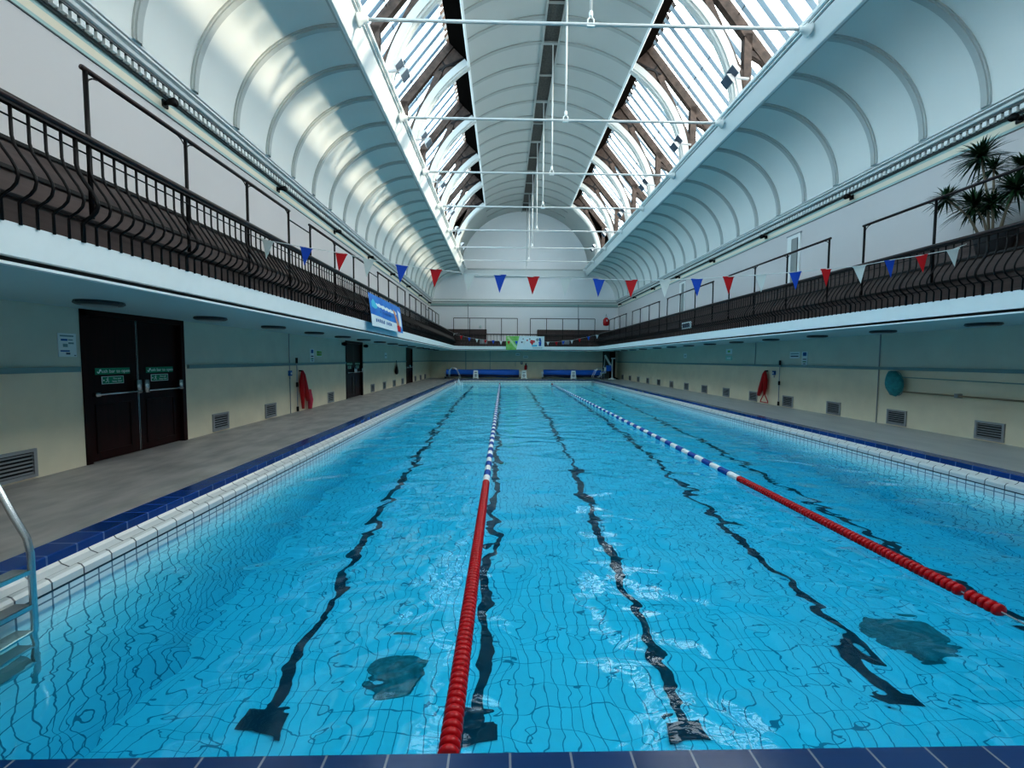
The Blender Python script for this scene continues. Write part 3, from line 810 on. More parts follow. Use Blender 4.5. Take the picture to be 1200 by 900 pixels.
# ------------------------------------------------------------------ doors
def sign_board(mb, s, x, y0, y1, z0, z1, d=0.006): mb.box(*sorted((x, x - s * d)), y0, y1, z0, z1); return mb
def run_man(mb, x, y, z, k, dy=1):
    P = lambda a, b: (x, y + dy * a * k, z + b * k)
    for p, q, w in [((0, .1), (.05, .45), .12), ((.05, .45), (.3, .3), .07), ((0, .4), (-.25, .3), .07), ((0, .1), (.25, -.05), .09), ((.25, -.05), (.2, -.4), .08), ((0, .1), (-.15, -.2), .09), ((-.15, -.2), (-.45, -.22), .08)]:
        mb.bar(P(*p), P(*q), w * k, 0.002, up=(1, 0, 0))
    mb.lathe([(0.09 * k, 0), (0.09 * k, 0.002)], P(.1, .62), 'x', 10)
def double_door(n, y0, y1, signs):
    d = sroot('door_%d' % n); W = y1 - y0; ym = (y0 + y1) / 2; X = -WX
    m = MB(); m.box(X - 0.16, X + 0.02, y0 - 0.0, y0 + 0.09, 0, SOF - 0.02); m.box(X - 0.16, X + 0.02, y1 - 0.09, y1, 0, SOF - 0.02); m.box(X - 0.16, X + 0.02, y0, y1, SOF - 0.09, SOF); obj('door_frame', m, DOORW, d)
    for a, b in ((y0 + 0.09, ym - 0.008), (ym + 0.008, y1 - 0.09)):
        m = MB(); m.box(X - 0.10, X - 0.05, a, b, 0.01, SOF - 0.09)
        for (p, q) in ((0.12, 0.85),):
            m.box(X - 0.05, X - 0.04, a + 0.14, b - 0.14, p, p + 0.025); m.box(X - 0.05, X - 0.04, a + 0.14, b - 0.14, q, q + 0.025)
            m.box(X - 0.05, X - 0.04, a + 0.14, a + 0.165, p, q); m.box(X - 0.05, X - 0.04, b - 0.165, b - 0.14, p, q)
        lf = obj('door_leaf', m, DOORW, d)
        m = MB(); m.tube([(X + 0.05, a + 0.10, 1.03), (X + 0.05, b - 0.03, 1.03)], 0.016, 8)
        lo_, hi_ = (b - 0.12, b - 0.02) if a < ym - 0.1 else (a + 0.02, a + 0.12)
        m.bar((X + 0.02, (lo_ + hi_) / 2, 1.0), (X + 0.02, (lo_ + hi_) / 2, 1.22), 0.06, 0.08, up=(1, 0, 0))
        e = a + 0.1 if a < ym - 0.1 else b - 0.06
        m.bar((X + 0.02, e, 1.0), (X + 0.02, e, 1.18 if a > ym - 0.1 else 1.06), 0.05, 0.08, up=(1, 0, 0)); obj('push_bar', m, STEEL, lf, True)
        m = MB(); m.box(X - 0.05, X - 0.042, b - 0.006 if a < ym - 0.1 else a, b if a < ym - 0.1 else a + 0.006, 0.02, SOF - 0.1); obj('meeting_strip', m, STEEL, lf)
        if signs:
            c = (a + b) / 2
            m = MB(); m.box(X - 0.04, X - 0.034, c - 0.30, c + 0.30, 1.33, 1.43); g = obj('push_sign', m, GREENS, lf)
            text('sign_text', 'Push bar to open', 0.078, (X - 0.033, c + 0.03, 1.378), (PI / 2, 0, PI / 2), SIGNW, g)
            m = MB(); m.bar((X - 0.033, c - 0.27, 1.375), (X - 0.033, c - 0.25, 1.35), 0.014, 0.002, (1, 0, 0)); m.bar((X - 0.033, c - 0.25, 1.35), (X - 0.033, c - 0.21, 1.41), 0.014, 0.002, (1, 0, 0)); obj('tick_mark', m, SIGNW, g)
            m = MB(); m.box(X - 0.04, X - 0.034, c - 0.20, c + 0.18, 1.18, 1.30); g = obj('exit_sign', m, SIGNW, lf)
            m = MB(); m.box(X - 0.036, X - 0.032, c - 0.19, c + 0.17, 1.188, 1.292); obj('green_field', m, GREENS, g)
            m = MB(); run_man(m, X - 0.031, c - 0.11, 1.23, 0.08); m.bar((X - 0.031, c - 0.18, 1.24), (X - 0.031, c - 0.16, 1.24), 0.02, 0.002, (1, 0, 0)); obj('running_figure', m, SIGNW, g)
            text('sign_text', 'Fire exit\nkeep clear', 0.042, (X - 0.031, c + 0.06, 1.24), (PI / 2, 0, PI / 2), SIGNW, g)
    m = MB(); m.box(X - 0.19, X - 0.17, y0, y1, 0, SOF); obj('backing', m, DARK, d)
    return d
for i, (a, b) in enumerate(DOORS): double_door(i + 1, a, b, i < 2)
d4 = sroot('door_4')
m = MB(); m.box(6.75, 7.72, YF + 0.17, YF + 0.19, 0, SOF); obj('dark_opening', m, mat('dim_lobby_wall', (0.10, 0.13, 0.125), 0.6), d4)
m = MB(); m.box(7.30, 7.70, YF + 0.02, YF + 0.07, 0.01, SOF - 0.03); obj('door_leaf', m, DOORW, d4)
m = MB(); m.box(6.70, 6.77, YF - 0.02, YF + 0.1, 0, SOF); m.box(7.68, 7.76, YF - 0.02, YF + 0.1, 0, SOF); obj('door_frame', m, BLACK, d4)

# ------------------------------------------------------------------ upper right windows
for (a, b, z0, z1) in [(14.02, 14.66, 4.1, 5.80), (22.9, 23.6, 4.1, 5.85)]:
    w = sroot('window_%d' % wn); wn += 1; X = WX
    m = MB(); m.box(X - 0.04, X, a, b, z0, z1); obj('frame', m, BEAMW, w)
    m = MB(); m.box(X - 0.05, X - 0.035, a + 0.10, a + 0.40, z0 + 0.15, z1 - 0.12); obj('pane', m, mat('window_pane_grey', (0.33, 0.36, 0.36), 0.15), w)
    m = MB(); m.box(X - 0.06, X, a - 0.03, b + 0.03, z1, z1 + 0.035); m.box(X - 0.05, X - 0.03, a + 0.10, a + 0.12, z0 + 0.15, z1 - 0.12); m.box(X - 0.05, X - 0.03, a + 0.38, a + 0.41, z0 + 0.15, z1 - 0.12); obj('dark_edging', m, ALU, w)

# ------------------------------------------------------------------ bunting
def pennant_line(name, label, cat, pts, w, h, cols, ypull=0.0):
    t = thing(name, label, cat, (0, 0, 0), 'strings of pennants')
    m = MB(); m.tube(pts, 0.006, 5); obj('cord', m, CORD, t)
    return t
B9 = [(-6.83, 4.01), (-5.85, 3.87), (-5.14, 3.76), (-4.58, 3.64), (-3.9, 3.53), (-3.2, 3.45), (-2.51, 3.37), (-1.87, 3.35), (-1.18, 3.32), (-0.5, 3.30), (0.2, 3.28), (0.88, 3.27), (1.59, 3.28), (2.27, 3.31), (2.94, 3.36), (3.63, 3.41), (4.36, 3.47), (5.02, 3.54), (5.73, 3.61), (6.38, 3.74), (7.06, 3.85), (7.73, 3.98)]
YB = 6.75; kf = YB / 9
bp = [((x + 1.8) * kf - 1.8, YB, 1.6 + (z - 1.6) * kf) for x, z in B9]
bp[0] = (-5.42, YB, 3.40)
t = pennant_line('bunting', 'string of red, white and blue pennants hung right across the pool', 'bunting', [(-5.56, YB, 3.45)] + bp + [(5.56, YB, 3.47)], 0, 0, 0)
pc = [FWHITE, FBLUE, FRED]; pn = ['white_pennant', 'blue_pennant', 'red_pennant']
pm = {}
def pennant(t, p, q, w, h, c, tw=0.0):
    key = (c, w)
    if key not in pm:
        m = MB(); m.add([(-w / 2, 0, 0), (w / 2, 0, 0), (0, 0.012, -h), (-w / 2, 0.004, 0), (w / 2, 0.004, 0), (0, 0.016, -h)], [(0, 2, 1), (3, 4, 5), (0, 1, 4, 3), (1, 2, 5, 4), (2, 0, 3, 5)])
        m.box(-w / 2 - 0.005, w / 2 + 0.005, -0.003, 0.008, -0.012, 0.006)
        o = pm[key] = obj(pn[c], m, pc[c], t)
    else:
        o = pm[key].copy(); COL.objects.link(o); o.parent = t
    o.location = p; d = Vector(q); o.rotation_euler = (0, -math.atan2(d.z, d.x) if abs(d.x) > 1e-6 else 0, tw)
for i, p in enumerate(bp):
    a = Vector(bp[max(0, i - 1)]); b = Vector(bp[min(len(bp) - 1, i + 1)])
    pennant(t, p, b - a, 0.185, 0.275, i % 3, random.uniform(-0.15, 0.15))
SB = [(-6.0, 3.62), (-5.67, 3.52), (-5.06, 3.39), (-4.46, 3.26), (-3.86, 3.17), (-3.19, 3.10), (-2.58, 3.07), (-1.97, 3.01), (-1.36, 3.02), (-0.75, 3.02), (-0.13, 2.99), (0.49, 2.97), (1.10, 2.96), (1.74, 2.97), (2.41, 2.98), (2.95, 3.04), (3.63, 3.11), (4.24, 3.25), (4.91, 3.39), (5.52, 3.50), (6.0, 3.6)]
YS = 33.42
sb = [((x + 1.8) * YS / 33.8 - 1.8, YS - 0.05 if abs(x) < 4.6 else YS - 0.1 - 0.5 * (abs(x) - 4.6), z) for x, z in SB]
sb[0] = (-5.2, 32.5, 3.56); sb[-1] = (5.25, 32.5, 3.55)
t = thing('bunting', 'small string of pennants hung along the far balcony railing', 'bunting', group='strings of pennants')
m = MB(); m.tube(sb, 0.008, 4); obj('cord', m, CORD, t)
for i, p in enumerate(sb[1:-1]): pennant(t, p, (1, 0, 0), 0.23, 0.30, (1, 0, 2)[(i + 1) % 3])

# ------------------------------------------------------------------ banners
def bpatch(y0, y1, n, f):   # slightly wavy sheet on the left railing; f(v)->(x,z)
    pass
bt = thing('banner', 'blue and white printed banner hung on the left balcony railing', 'banner', (0, 0, 0), 'advertising banners on the railings')
BY0, BY1 = 11.75, 15.35; BZ0, BZ1 = 2.50, 3.40
def BP(a, v, e=0.0):     # a along 0..1, v up 0..1
    x = -5.37 + 0.0 * v - 0.10 * v ** 1.5 + 0.015 * math.sin(a * 9) * (1 - v) + e
    return (x, BY0 + (BY1 - BY0) * a, BZ0 + (BZ1 - BZ0) * v)
def sheet(name, a0, a1, v0, v1, m, e, parent, f0=None, f1=None, n=14):
    b = MB(); vs = []
    for k in range(n + 1):
        a = a0 + (a1 - a0) * k / n
        lo_ = f0(k / n) if f0 else v0; hi_ = f1(k / n) if f1 else v1
        for j in range(5): vs.append(BP(a, lo_ + (hi_ - lo_) * j / 4, e))
    b.add(vs, [(k * 5 + j, (k + 1) * 5 + j, (k + 1) * 5 + j + 1, k * 5 + j + 1) for k in range(n) for j in range(4)])
    return obj(name, b, m, parent, True)
base = sheet('printed_sheet', 0, 1, 0, 1, BANB, 0, bt)
sheet('white_panel', 0.0, 0.78, 0.0, 0.36, BANW, 0.006, base, None, lambda q: 0.36 - 0.05 * q)
sheet('white_swash', 0.16, 0.80, 0.5, 0.7, BANW, 0.007, base, lambda q: 0.66 - 0.03 * q + 0.025 * math.sin(q * 40), lambda q: 0.76 - 0.02 * q + 0.025 * math.sin(q * 55))
sheet('cyan_emblem', 0.04, 0.18, 0.5, 0.8, BANCY, 0.008, base, lambda q: 0.55 + 0.1 * abs(q - 0.5), lambda q: 0.86 - 0.3 * abs(q - 0.4))
sheet('white_side_panel', 0.86, 0.96, 0.1, 0.8, BANW, 0.006, base, lambda q: 0.1 + 0.15 * math.sin(q * 3), lambda q: 0.85 - 0.1 * q)
b = MB(); b.add([BP(0.68, 0.80, 0.01), BP(0.74, 0.76, 0.01), BP(0.90, 0.12, 0.01), BP(0.88, 0.02, 0.01), BP(0.78, 0.05, 0.01), BP(0.76, 0.35, 0.01)], [(0, 1, 2, 3, 4, 5)]); obj('swimmer_arm_print', b, SKINB, base)
b = MB(); b.add([BP(0.76, 0.22, 0.013), BP(0.84, 0.26, 0.013), BP(0.89, 0.2, 0.013), BP(0.885, 0.02, 0.013), BP(0.78, 0.03, 0.013)], [(0, 1, 2, 3, 4)]); obj('red_print', b, FRED, base)
b = MB()
for k in range(11):
    a = 0.10 + k * 0.046
    if k == 6: continue
    b.add([BP(a, 0.16 + random.uniform(-.02, .02), 0.011), BP(a + 0.03, 0.15, 0.011), BP(a + 0.032, 0.25 + random.uniform(-.03, .03), 0.011), BP(a + 0.004, 0.26, 0.011)], [(0, 1, 2, 3)])
obj('dark_lettering', b, SBLUE, base)
# far banner
bt = thing('banner', 'green and white printed banner hung on the far balcony railing', 'banner', (0, 0, 0), 'advertising banners on the railings')
yb = 33.72
m = MB(); m.box(-1.57, 1.45, yb, yb + 0.01, 2.38, 3.42); base = obj('printed_sheet', m, BANW, bt)
def poly(name, pts, mm, e, parent):
    b = MB(); b.add([(x, yb - e, z) for x, z in pts], [tuple(range(len(pts)))]); return obj(name, b, mm, parent)
poly('green_panel', [(-1.57, 2.34), (-0.78, 2.34), (-0.52, 3.42), (-1.57, 3.42)], BANG, 0.006, base)
poly('pale_swash', [(-1.5, 3.3), (-0.8, 2.45), (-0.7, 2.6), (-1.35, 3.38)], mat('banner_pale_green', (0.55, 0.75, 0.4), 0.5), 0.009, base)
for x, z, r, mm in [(-0.32, 2.95, 0.07, INK), (-0.22, 3.2, 0.06, CABLE), (0.1, 3.1, 0.06, FRED), (0.3, 3.2, 0.07, CABLE), (0.45, 2.98, 0.15, FRED), (0.62, 3.0, 0.1, FRED), (0.9, 3.15, 0.12, LAMPM)]:
    poly('printed_figure', [(x + r * math.cos(k * PI / 4), z + r * math.sin(k * PI / 4)) for k in range(8)], mm, 0.012, base)
poly('blue_figure', [(1.0, 2.65), (1.2, 2.65), (1.22, 3.0), (1.15, 3.28), (1.02, 3.28), (1.05, 3.0)], SBLUE, 0.012, base)
poly('teal_wave', [(0.45, 2.6), (0.9, 2.62), (0.85, 2.75), (0.5, 2.72)], BANCY, 0.012, base)
for k in range(6): poly('small_lettering', [(0.55 + k * 0.13, 2.48), (0.63 + k * 0.13, 2.48), (0.63 + k * 0.13, 2.53), (0.55 + k * 0.13, 2.53)], CABLE, 0.013, base)

# ------------------------------------------------------------------ wall notices
def notice(name, label, cat, s, y0, y1, z0, z1, m, marks=(), group='notices on the walls'):
    t = thing(name, label, cat, (s * WX, (y0 + y1) / 2, (z0 + z1) / 2), group)
    h = (y1 - y0) / 2; v = (z1 - z0) / 2
    b = MB(); b.box(*sorted((0, -s * 0.012)), -h, h, -v, v); p = obj('board', b, m, t)
    for (a0, a1, c0, c1, mm) in marks:
        b = MB(); b.box(*sorted((-s * 0.012, -s * 0.015)), -h + 2 * h * a0, -h + 2 * h * a1, -v + 2 * v * c0, -v + 2 * v * c1); obj('print', b, mm, p)
    return t
lines = [(0.1, 0.85, 0.86, 0.92, TRUNK), (0.15, 0.5, 0.68, 0.76, SBLUE), (0.55, 0.8, 0.7, 0.75, TRUNK), (0.55, 0.85, 0.55, 0.62, TRUNK), (0.25, 0.5, 0.42, 0.55, TRUNK), (0.1, 0.6, 0.22, 0.28, SBLUE), (0.4, 0.62, 0.10, 0.18, INK), (0.85, 0.95, 0.04, 0.08, INK)]
notice('notice', 'white notice sheet on the left wall just before the nearest double doors', 'notice', -1, 6.04, 6.29, 1.60, 1.93, SIGNW, lines)
vs_ = [(0.2, 0.8, 0.68, 0.94, SBLUE), (0.2, 0.8, 0.40, 0.48, INK), (0.2, 0.8, 0.22, 0.30, GREENS), (0.3, 0.7, 0.08, 0.14, INK)]
notice('notice', 'tall narrow blue and white sign on left wall above the black pole', 'notice', -1, 13.75, 14.03, 1.47, 1.90, SIGNW, vs_)
notice('notice', 'small wide green and white sign on the left wall', 'notice', -1, 14.2, 14.62, 1.66, 1.86, SIGNW, [(0.06, 0.94, 0.1, 0.9, BANG), (0.2, 0.85, 0.4, 0.6, SIGNW)])
notice('notice', 'wide white sign on the right wall near the rescue tube', 'notice', 1, 13.85, 14.32, 1.68, 1.90, SIGNW, [(0.08, 0.92, 0.62, 0.78, TRUNK), (0.1, 0.9, 0.25, 0.42, INK)])
notice('notice', 'tall narrow blue and white sign on right wall near the rescue tube', 'notice', 1, 13.48, 13.74, 1.46, 1.90, SIGNW, vs_)
notice('notice', 'green lower sign of the pair on the right wall beyond the rescue tube', 'notice', 1, 18.0, 18.5, 1.60, 1.80, mat('pale_green_sign', (0.35, 0.65, 0.55), 0.5), [(0.2, 0.8, 0.35, 0.65, SIGNW)])
notice('notice', 'pale upper sign of the pair on the right wall beyond the rescue tube', 'notice', 1, 18.0, 18.5, 1.88, 2.10, SIGNW, [(0.3, 0.7, 0.3, 0.7, BANG)])
notice('notice', 'small white sign far along the right wall, farthest of the signs there', 'notice', 1, 22.5, 22.85, 1.72, 1.95, SIGNW, [(0.2, 0.8, 0.4, 0.6, TRUNK)])
notice('notice', 'small white sign on left wall between the second and third doors', 'notice', -1, 22.3, 22.75, 1.62, 1.9, SIGNW, [(0.2, 0.8, 0.4, 0.6, TRUNK)])
for k, (x, z, w, lab) in enumerate([(-0.55, 2.02, 0.36, 'small white notice high on the far wall under the banner'), (0.12, 1.80, 0.42, 'small white notice on the far wall, lower and right of another')]):
    t = thing('notice', lab, 'notice', (x, YF, z), 'notices on the walls')
    m = MB(); m.box(-w / 2, w / 2, -0.012, 0, -0.10, 0.10); obj('board', m, SIGNW, t)
    m = MB(); m.box(-w / 2 + 0.05, w / 2 - 0.05, -0.015, -0.012, -0.03, 0.03); obj('print', m, TRUNK, t)
# CCTV-like dark domes beside door 2
for y, lab in ((16.5, 'small black camera high on left wall before the second doors'), (19.05, 'small black camera high on left wall after the second doors')):
    t = thing('security_camera', lab, 'camera', (-WX, y, 2.15))
    m = MB(); m.box(0, 0.04, -0.05, 0.05, -0.05, 0.05); obj('mount', m, BLACK, t)
    m = MB(); m.lathe([(0.06, 0), (0.075, 0.05), (0.07, 0.12), (0.03, 0.16)], (0.03, 0, 0), 'x', 12); obj('camera_body', m, BLACK, t, True)

# ------------------------------------------------------------------ rescue gear
def reach_pole(s, y, label):
    t = thing('reach_pole', label, 'pole', (s * (WX - 0.08), y, 0.03), 'reaching poles on the walls')
    m = MB(); m.tube([(0, 0, 0), (0, 0, 1.56)], 0.016, 8); obj('pole', m, CABLE, t)
    for z0, z1 in ((0, 0.14), (0.72, 0.86), (1.42, 1.58)):
        m = MB(); m.tube([(0, 0, z0), (0, 0, z1)], 0.035, 8); obj('black_grip', m, BLACK, t)
reach_pole(-1, 12.70, 'grey reaching pole with black grips standing against left wall')
reach_pole(1, 14.72, 'grey reaching pole with black grips standing against right wall')
def rescue_tube(s, y, dy, label, loop):
    t = thing('rescue_tube', label, 'rescue tube', (s * (WX - 0.11), y, 0), 'red rescue tubes hung on the walls')
    m = MB(); m.tube([(0, 0, 1.22), (0.0, dy * 0.03, 1.1), (0, dy * 0.10, 0.85), (0, dy * 0.22, 0.55), (0, dy * 0.34, 0.30)], [0.03, 0.075, 0.09, 0.09, 0.06], 10); obj('foam_tube', m, RED, t, True)
    m = MB(); m.tube([(0, -dy * 0.04, 1.20), (0, -dy * 0.06, 0.9), (0, -dy * 0.04, 0.6), (0, dy * 0.0, 0.36 if loop else 0.08)], [0.025, 0.065, 0.07, 0.04], 10); obj('folded_tube', m, RED, t, True)
    if loop:
        m = MB(); m.tube([(0, 0, 0.40), (0, 0.20, 0.12), (0, 0.22, 0.07), (0, -0.24, 0.07), (0, -0.22, 0.12), (0, 0, 0.40)], 0.018, 6); obj('shoulder_strap', m, RED, t)
    else:
        m = MB(); m.tube([(0.0, dy * 0.45, 0.62), (0, dy * 0.5, 0.3), (0, dy * 0.46, 0.02)], [0.05, 0.085, 0.06], 8); obj('second_tube', m, mat('faded_red', (0.55, 0.05, 0.10), 0.5), t, True)
    m = MB(); m.box(*sorted((0, s * 0.1)), -0.02, 0.02, 1.2, 1.24); obj('hook', m, BLACK, t)
rescue_tube(-1, 12.98, 1, 'red rescue tubes hanging on left wall beside the grey pole', False)
rescue_tube(1, 15.5, 1, 'red rescue tube with looped strap hanging on the right wall', True)
for s, y in ((-1, 12.40), (1, 15.10)):
    t = thing('alarm_button', 'blue alarm call button on the %s wall beside the rescue gear' % SIDE[s], 'button', (s * WX, y, 1.16), 'blue alarm buttons')
    m = MB(); m.box(*sorted((0, -s * 0.06)), -0.06, 0.06, -0.07, 0.08); obj('housing', m, SBLUE, t)
    m = MB(); m.lathe([(0.035, 0), (0.03, -s * 0.02)], (-s * 0.06, 0, 0.0), 'x', 10); obj('button', m, SIGNW, t)
    m = MB(); m.tube([(-s * 0.02, 0, -0.08), (-s * 0.02, 0, -0.16)], 0.02, 6); obj('cable_gland', m, CABLE, t)
# net and poles
t = thing('landing_net', 'teal scoop net on a pale pole hung along the right wall', 'net', (7.82, 10.2, 1.12))
m = MB(); vs = []; n = 14
prof = [(0.27, 0.0), (0.29, 0.05), (0.27, 0.12), (0.19, 0.19), (0.08, 0.23)]
for r, d in prof:
    for k in range(n):
        a = 2 * PI * k / n; rr = r * (1 + 0.10 * math.sin(3 * a + r * 20)); vs.append((-d, rr * 0.62 * math.cos(a) + 0.10 * d, rr * 1.05 * math.sin(a) - 0.05 + 0.12 * math.cos(a) * 0.6))
m.add(vs, [(i * n + k, i * n + (k + 1) % n, (i + 1) * n + (k + 1) % n, (i + 1) * n + k) for i in range(4) for k in range(n)] + [tuple(range(4 * n, 5 * n))])
nt_ = obj('net_bag', m, NET, t, True)
m = MB(); m.tube([(0.0, 0.17 * math.cos(2 * PI * k / 16), 0.285 * math.sin(2 * PI * k / 16) - 0.05 + 0.07 * math.cos(2 * PI * k / 16)) for k in range(17)], 0.012, 5); obj('hoop', m, TRUNK, t)
m = MB(); m.tube([(0, -0.12, 0.10), (0.03, -3.6, 0.06)], 0.014, 6); obj('pole', m, POLEW, t)
t = thing('wall_pole', 'tan wooden pole hung along the right wall below the net pole', 'pole', (7.86, 10.1, 0.87))
m = MB(); m.tube([(0, 0, 0), (0.02, -3.6, 0.0)], 0.02, 6); obj('pole', m, POLEB, t)
for y in (-1.25, -2.9):
    m = MB(); m.box(-0.03, 0.09, y - 0.03, y + 0.03, -0.04, 0.05); obj('hook', m, ALU, t)
t = thing('hanging_bag', 'black mesh bag hanging on left wall before the third doors', 'bag', (-WX + 0.08, 24.45, 0.7))
m = MB(); m.lathe([(0.05, 0), (0.22, 0.06), (0.27, 0.18), (0.20, 0.34), (0.10, 0.50), (0.05, 0.62), (0.04, 0.74)], (0, 0, 0), 'z', 14)
for i, v in enumerate(m.v): m.v[i] = (v[0] * 0.3 + 0.02, v[1], v[2])
obj('bag_body', m, BLACK, t, True)
m = MB(); m.tube([(0.02, 0, 0.7), (0, -0.03, 0.8)], 0.012, 5); obj('strap', m, BLACK, t)

# ------------------------------------------------------------------ far end: covers, signs, hoist
def cover_roll(x0, x1, label, sag):
    y = 35.25; t = thing('pool_cover_roller', label, 'pool cover', (x0, y, 0), 'rolled pool covers at the far end')
    L = x1 - x0; m = MB(); n = 18; vs = []
    secs = 14
    for i in range(secs + 1):
        q = i / secs; r = 0.29 + 0.012 * math.sin(q * 17)
        for k in range(n):
            a = 2 * PI * k / n; dz = 0
            if sag and math.sin(a) < -0.2 : dz = -sag * math.exp(-((q - 0.78) / 0.18) ** 2)
            vs.append((L * q, r * math.cos(a), 0.47 + r * math.sin(a) + dz))
    m.add(vs, [(i * n + k, i * n + (k + 1) % n, (i + 1) * n + (k + 1) % n, (i + 1) * n + k) for i in range(secs) for k in range(n)] + [tuple(range(n)), tuple(range(secs * n, secs * n + n))])
    c = obj('rolled_cover', m, COVER, t, True)
    m = MB(); vs = []
    for i in range(secs + 1):
        q = i / secs; vs += [(L * q, -0.30, 0.36 - 0.04 * q), (L * q, -0.27, 0.14 + 0.05 * math.sin(q * 11))]
    m.add(vs, [(2 * i, 2 * i + 1, 2 * i + 3, 2 * i + 2) for i in range(secs)]); obj('cover_flap', m, COVERU, c)
    for e, sx in ((-0.08, -1), (L + 0.08, 1)):
        m = MB(); m.tube([(e, 0, 0.47), (e - sx * 0.12, 0, 0.47)], 0.04, 8); m.bar((e, -0.28, 0.10), (e, 0, 0.50), 0.05, 0.05); m.bar((e, 0.28, 0.10), (e, 0, 0.50), 0.05, 0.05); m.bar((e, -0.30, 0.12), (e, 0.30, 0.12), 0.05, 0.05); f = obj('end_frame', m, SIGNW, t)
        for yy in (-0.28, 0.28):
            m = MB(); m.lathe([(0.09, -0.025), (0.09, 0.025)], (e, yy, 0.09), 'x', 14); obj('wheel', m, BLACK, f)
        m = MB(); m.box(e - 0.09, e + 0.09, -0.1, 0.1, 0.42, 0.58); obj('gear_box', m, SIGNW, f)
cover_roll(-6.45, -0.48, 'long blue rolled pool cover on a trolley, left of the two far rollers', 0.10)
cover_roll(1.55, 6.30, 'blue rolled pool cover on a trolley, right of the two far rollers', 0.0)
ab0 = None
for x, lab in ((-4.0, 'white folding floor sign in front of the left pool cover'), (-0.10, 'white folding floor sign standing between the two pool covers'), (3.92, 'white folding floor sign in front of the right pool cover')):
    if ab0 is None:
        t = ab0 = thing('floor_sign', lab, 'sign', (x, 34.55, 0), 'white folding floor signs')
        for d, nm in ((-1, 'front_board'), (1, 'rear_board')):
            m = MB(); w0, w1 = 0.22, 0.17
            m.add([(-w0, d * 0.17, 0), (-w0 + 0.07, d * 0.17, 0), (-w0 + 0.09, d * 0.15, 0.08), (w0 - 0.09, d * 0.15, 0.08), (w0 - 0.07, d * 0.17, 0), (w0, d * 0.17, 0), (w1, d * 0.015, 0.70), (-w1, d * 0.015, 0.70)], [(0, 1, 2, 3, 4, 5, 6, 7)])
            m.add([(p[0], p[1] + d * 0.012, p[2]) for p in m.v], [(7, 6, 5, 4, 3, 2, 1, 0)])
            p = obj(nm, m, SIGNW, t)
            if d < 0:
                def Q(a, z): return (a, -0.17 + 0.155 * z / 0.70 - 0.016, z)
                b = MB(); n = 20
                ring_ = [Q(0.115 * math.cos(2 * PI * k / n), 0.30 + 0.125 * math.sin(2 * PI * k / n)) for k in range(n)] + [Q(0.085 * math.cos(2 * PI * k / n), 0.30 + 0.095 * math.sin(2 * PI * k / n)) for k in range(n)]
                b.add(ring_, [(k, (k + 1) % n, n + (k + 1) % n, n + k) for k in range(n)]); obj('ring_symbol', b, INK, p)
                b = MB(); b.add([Q(-0.05, 0.25), Q(0.05, 0.24), Q(0.03, 0.35), Q(-0.04, 0.36)], [(0, 1, 2, 3)]); b.add([Q(-0.11, 0.50), Q(0.11, 0.50), Q(0.10, 0.56), Q(-0.10, 0.56)], [(0, 1, 2, 3)]); obj('dark_lettering', b, INK, p)
    else: dup(ab0, (x, 34.55, 0), lab)
t = thing('fire_extinguisher', 'red and black fire extinguisher mounted on the far wall', 'fire extinguisher', (0.12, YF - 0.12, 0.72))
m = MB(); m.lathe([(0.10, 0), (0.11, 0.03), (0.11, 0.30), (0.06, 0.40)], (0, 0, 0), 'z', 14); obj('cylinder_body', m, RED, t, True)
m = MB(); m.lathe([(0.06, 0.38), (0.03, 0.45), (0.03, 0.55)], (0, 0, 0), 'z', 10); m.bar((0, -0.02, 0.52), (0.1, -0.06, 0.56), 0.03, 0.03); m.tube([(0.03, -0.05, 0.5), (0.12, -0.08, 0.3), (0.11, -0.06, 0.05)], 0.018, 6); obj('valve_and_hose', m, BLACK, t)
t = thing('fire_point_sign', 'small dark sign plate on far wall above the extinguisher', 'sign', (-0.22, YF, 1.30))
m = MB(); m.box(-0.10, 0.10, -0.015, 0, -0.12, 0.10); obj('plate', m, INK, t); m = MB(); m.box(-0.06, 0.06, -0.02, -0.015, -0.02, 0.04); obj('print', m, SIGNW, t)
# hoist
t = thing('pool_hoist', 'white pool access hoist with blue seat at the far right corner', 'hoist', (7.1, 34.6, 0))
m = MB(); m.lathe([(0.30, 0), (0.30, 0.06), (0.12, 0.10), (0.08, 0.16)], (0, 0, 0), 'z', 18); obj('base', m, SIGNW, t, True)
m = MB(); m.tube([(0, 0, 0.1), (0, 0, 1.75)], 0.06, 10); obj('mast', m, SIGNW, t, True)
m = MB(); m.box(-0.10, 0.22, -0.07, 0.07, 1.66, 1.78); obj('mast_head', m, SIGNW, t)
m = MB(); m.bar((-0.02, 0, 0.95), (-0.62, 0, 1.98), 0.12, 0.14); obj('boom', m, SIGNW, t)
m = MB(); m.tube([(-0.60, 0, 1.95), (-0.66, 0, 1.2), (-0.72, 0, 0.95)], 0.03, 8); obj('hanger_bar', m, SIGNW, t)
m = MB(); m.box(-0.95, -0.55, -0.2, 0.2, 0.50, 0.57); m.box(-0.62, -0.55, -0.2, 0.2, 0.55, 1.0); obj('seat', m, SIGNW, t)
m = MB(); m.box(-0.90, -0.60, -0.17, 0.17, 0.57, 0.64); m.box(-0.50, -0.12, -0.16, 0.1, 0.68, 1.15); obj('blue_cushion', m, COVER, t)
m = MB(); m.tube([(-0.85, -0.2, 0.5), (-1.05, -0.2, 0.2), (-1.2, -0.2, 0.18)], 0.025, 6); m.tube([(-0.85, 0.2, 0.5), (-1.05, 0.2, 0.2), (-1.2, 0.2, 0.18)], 0.025, 6); obj('footrest', m, SIGNW, t)
t = thing('door_wedge_ramp', 'low black rubber ramp on deck beside the hoist', 'ramp', (7.6, 35.3, 0))
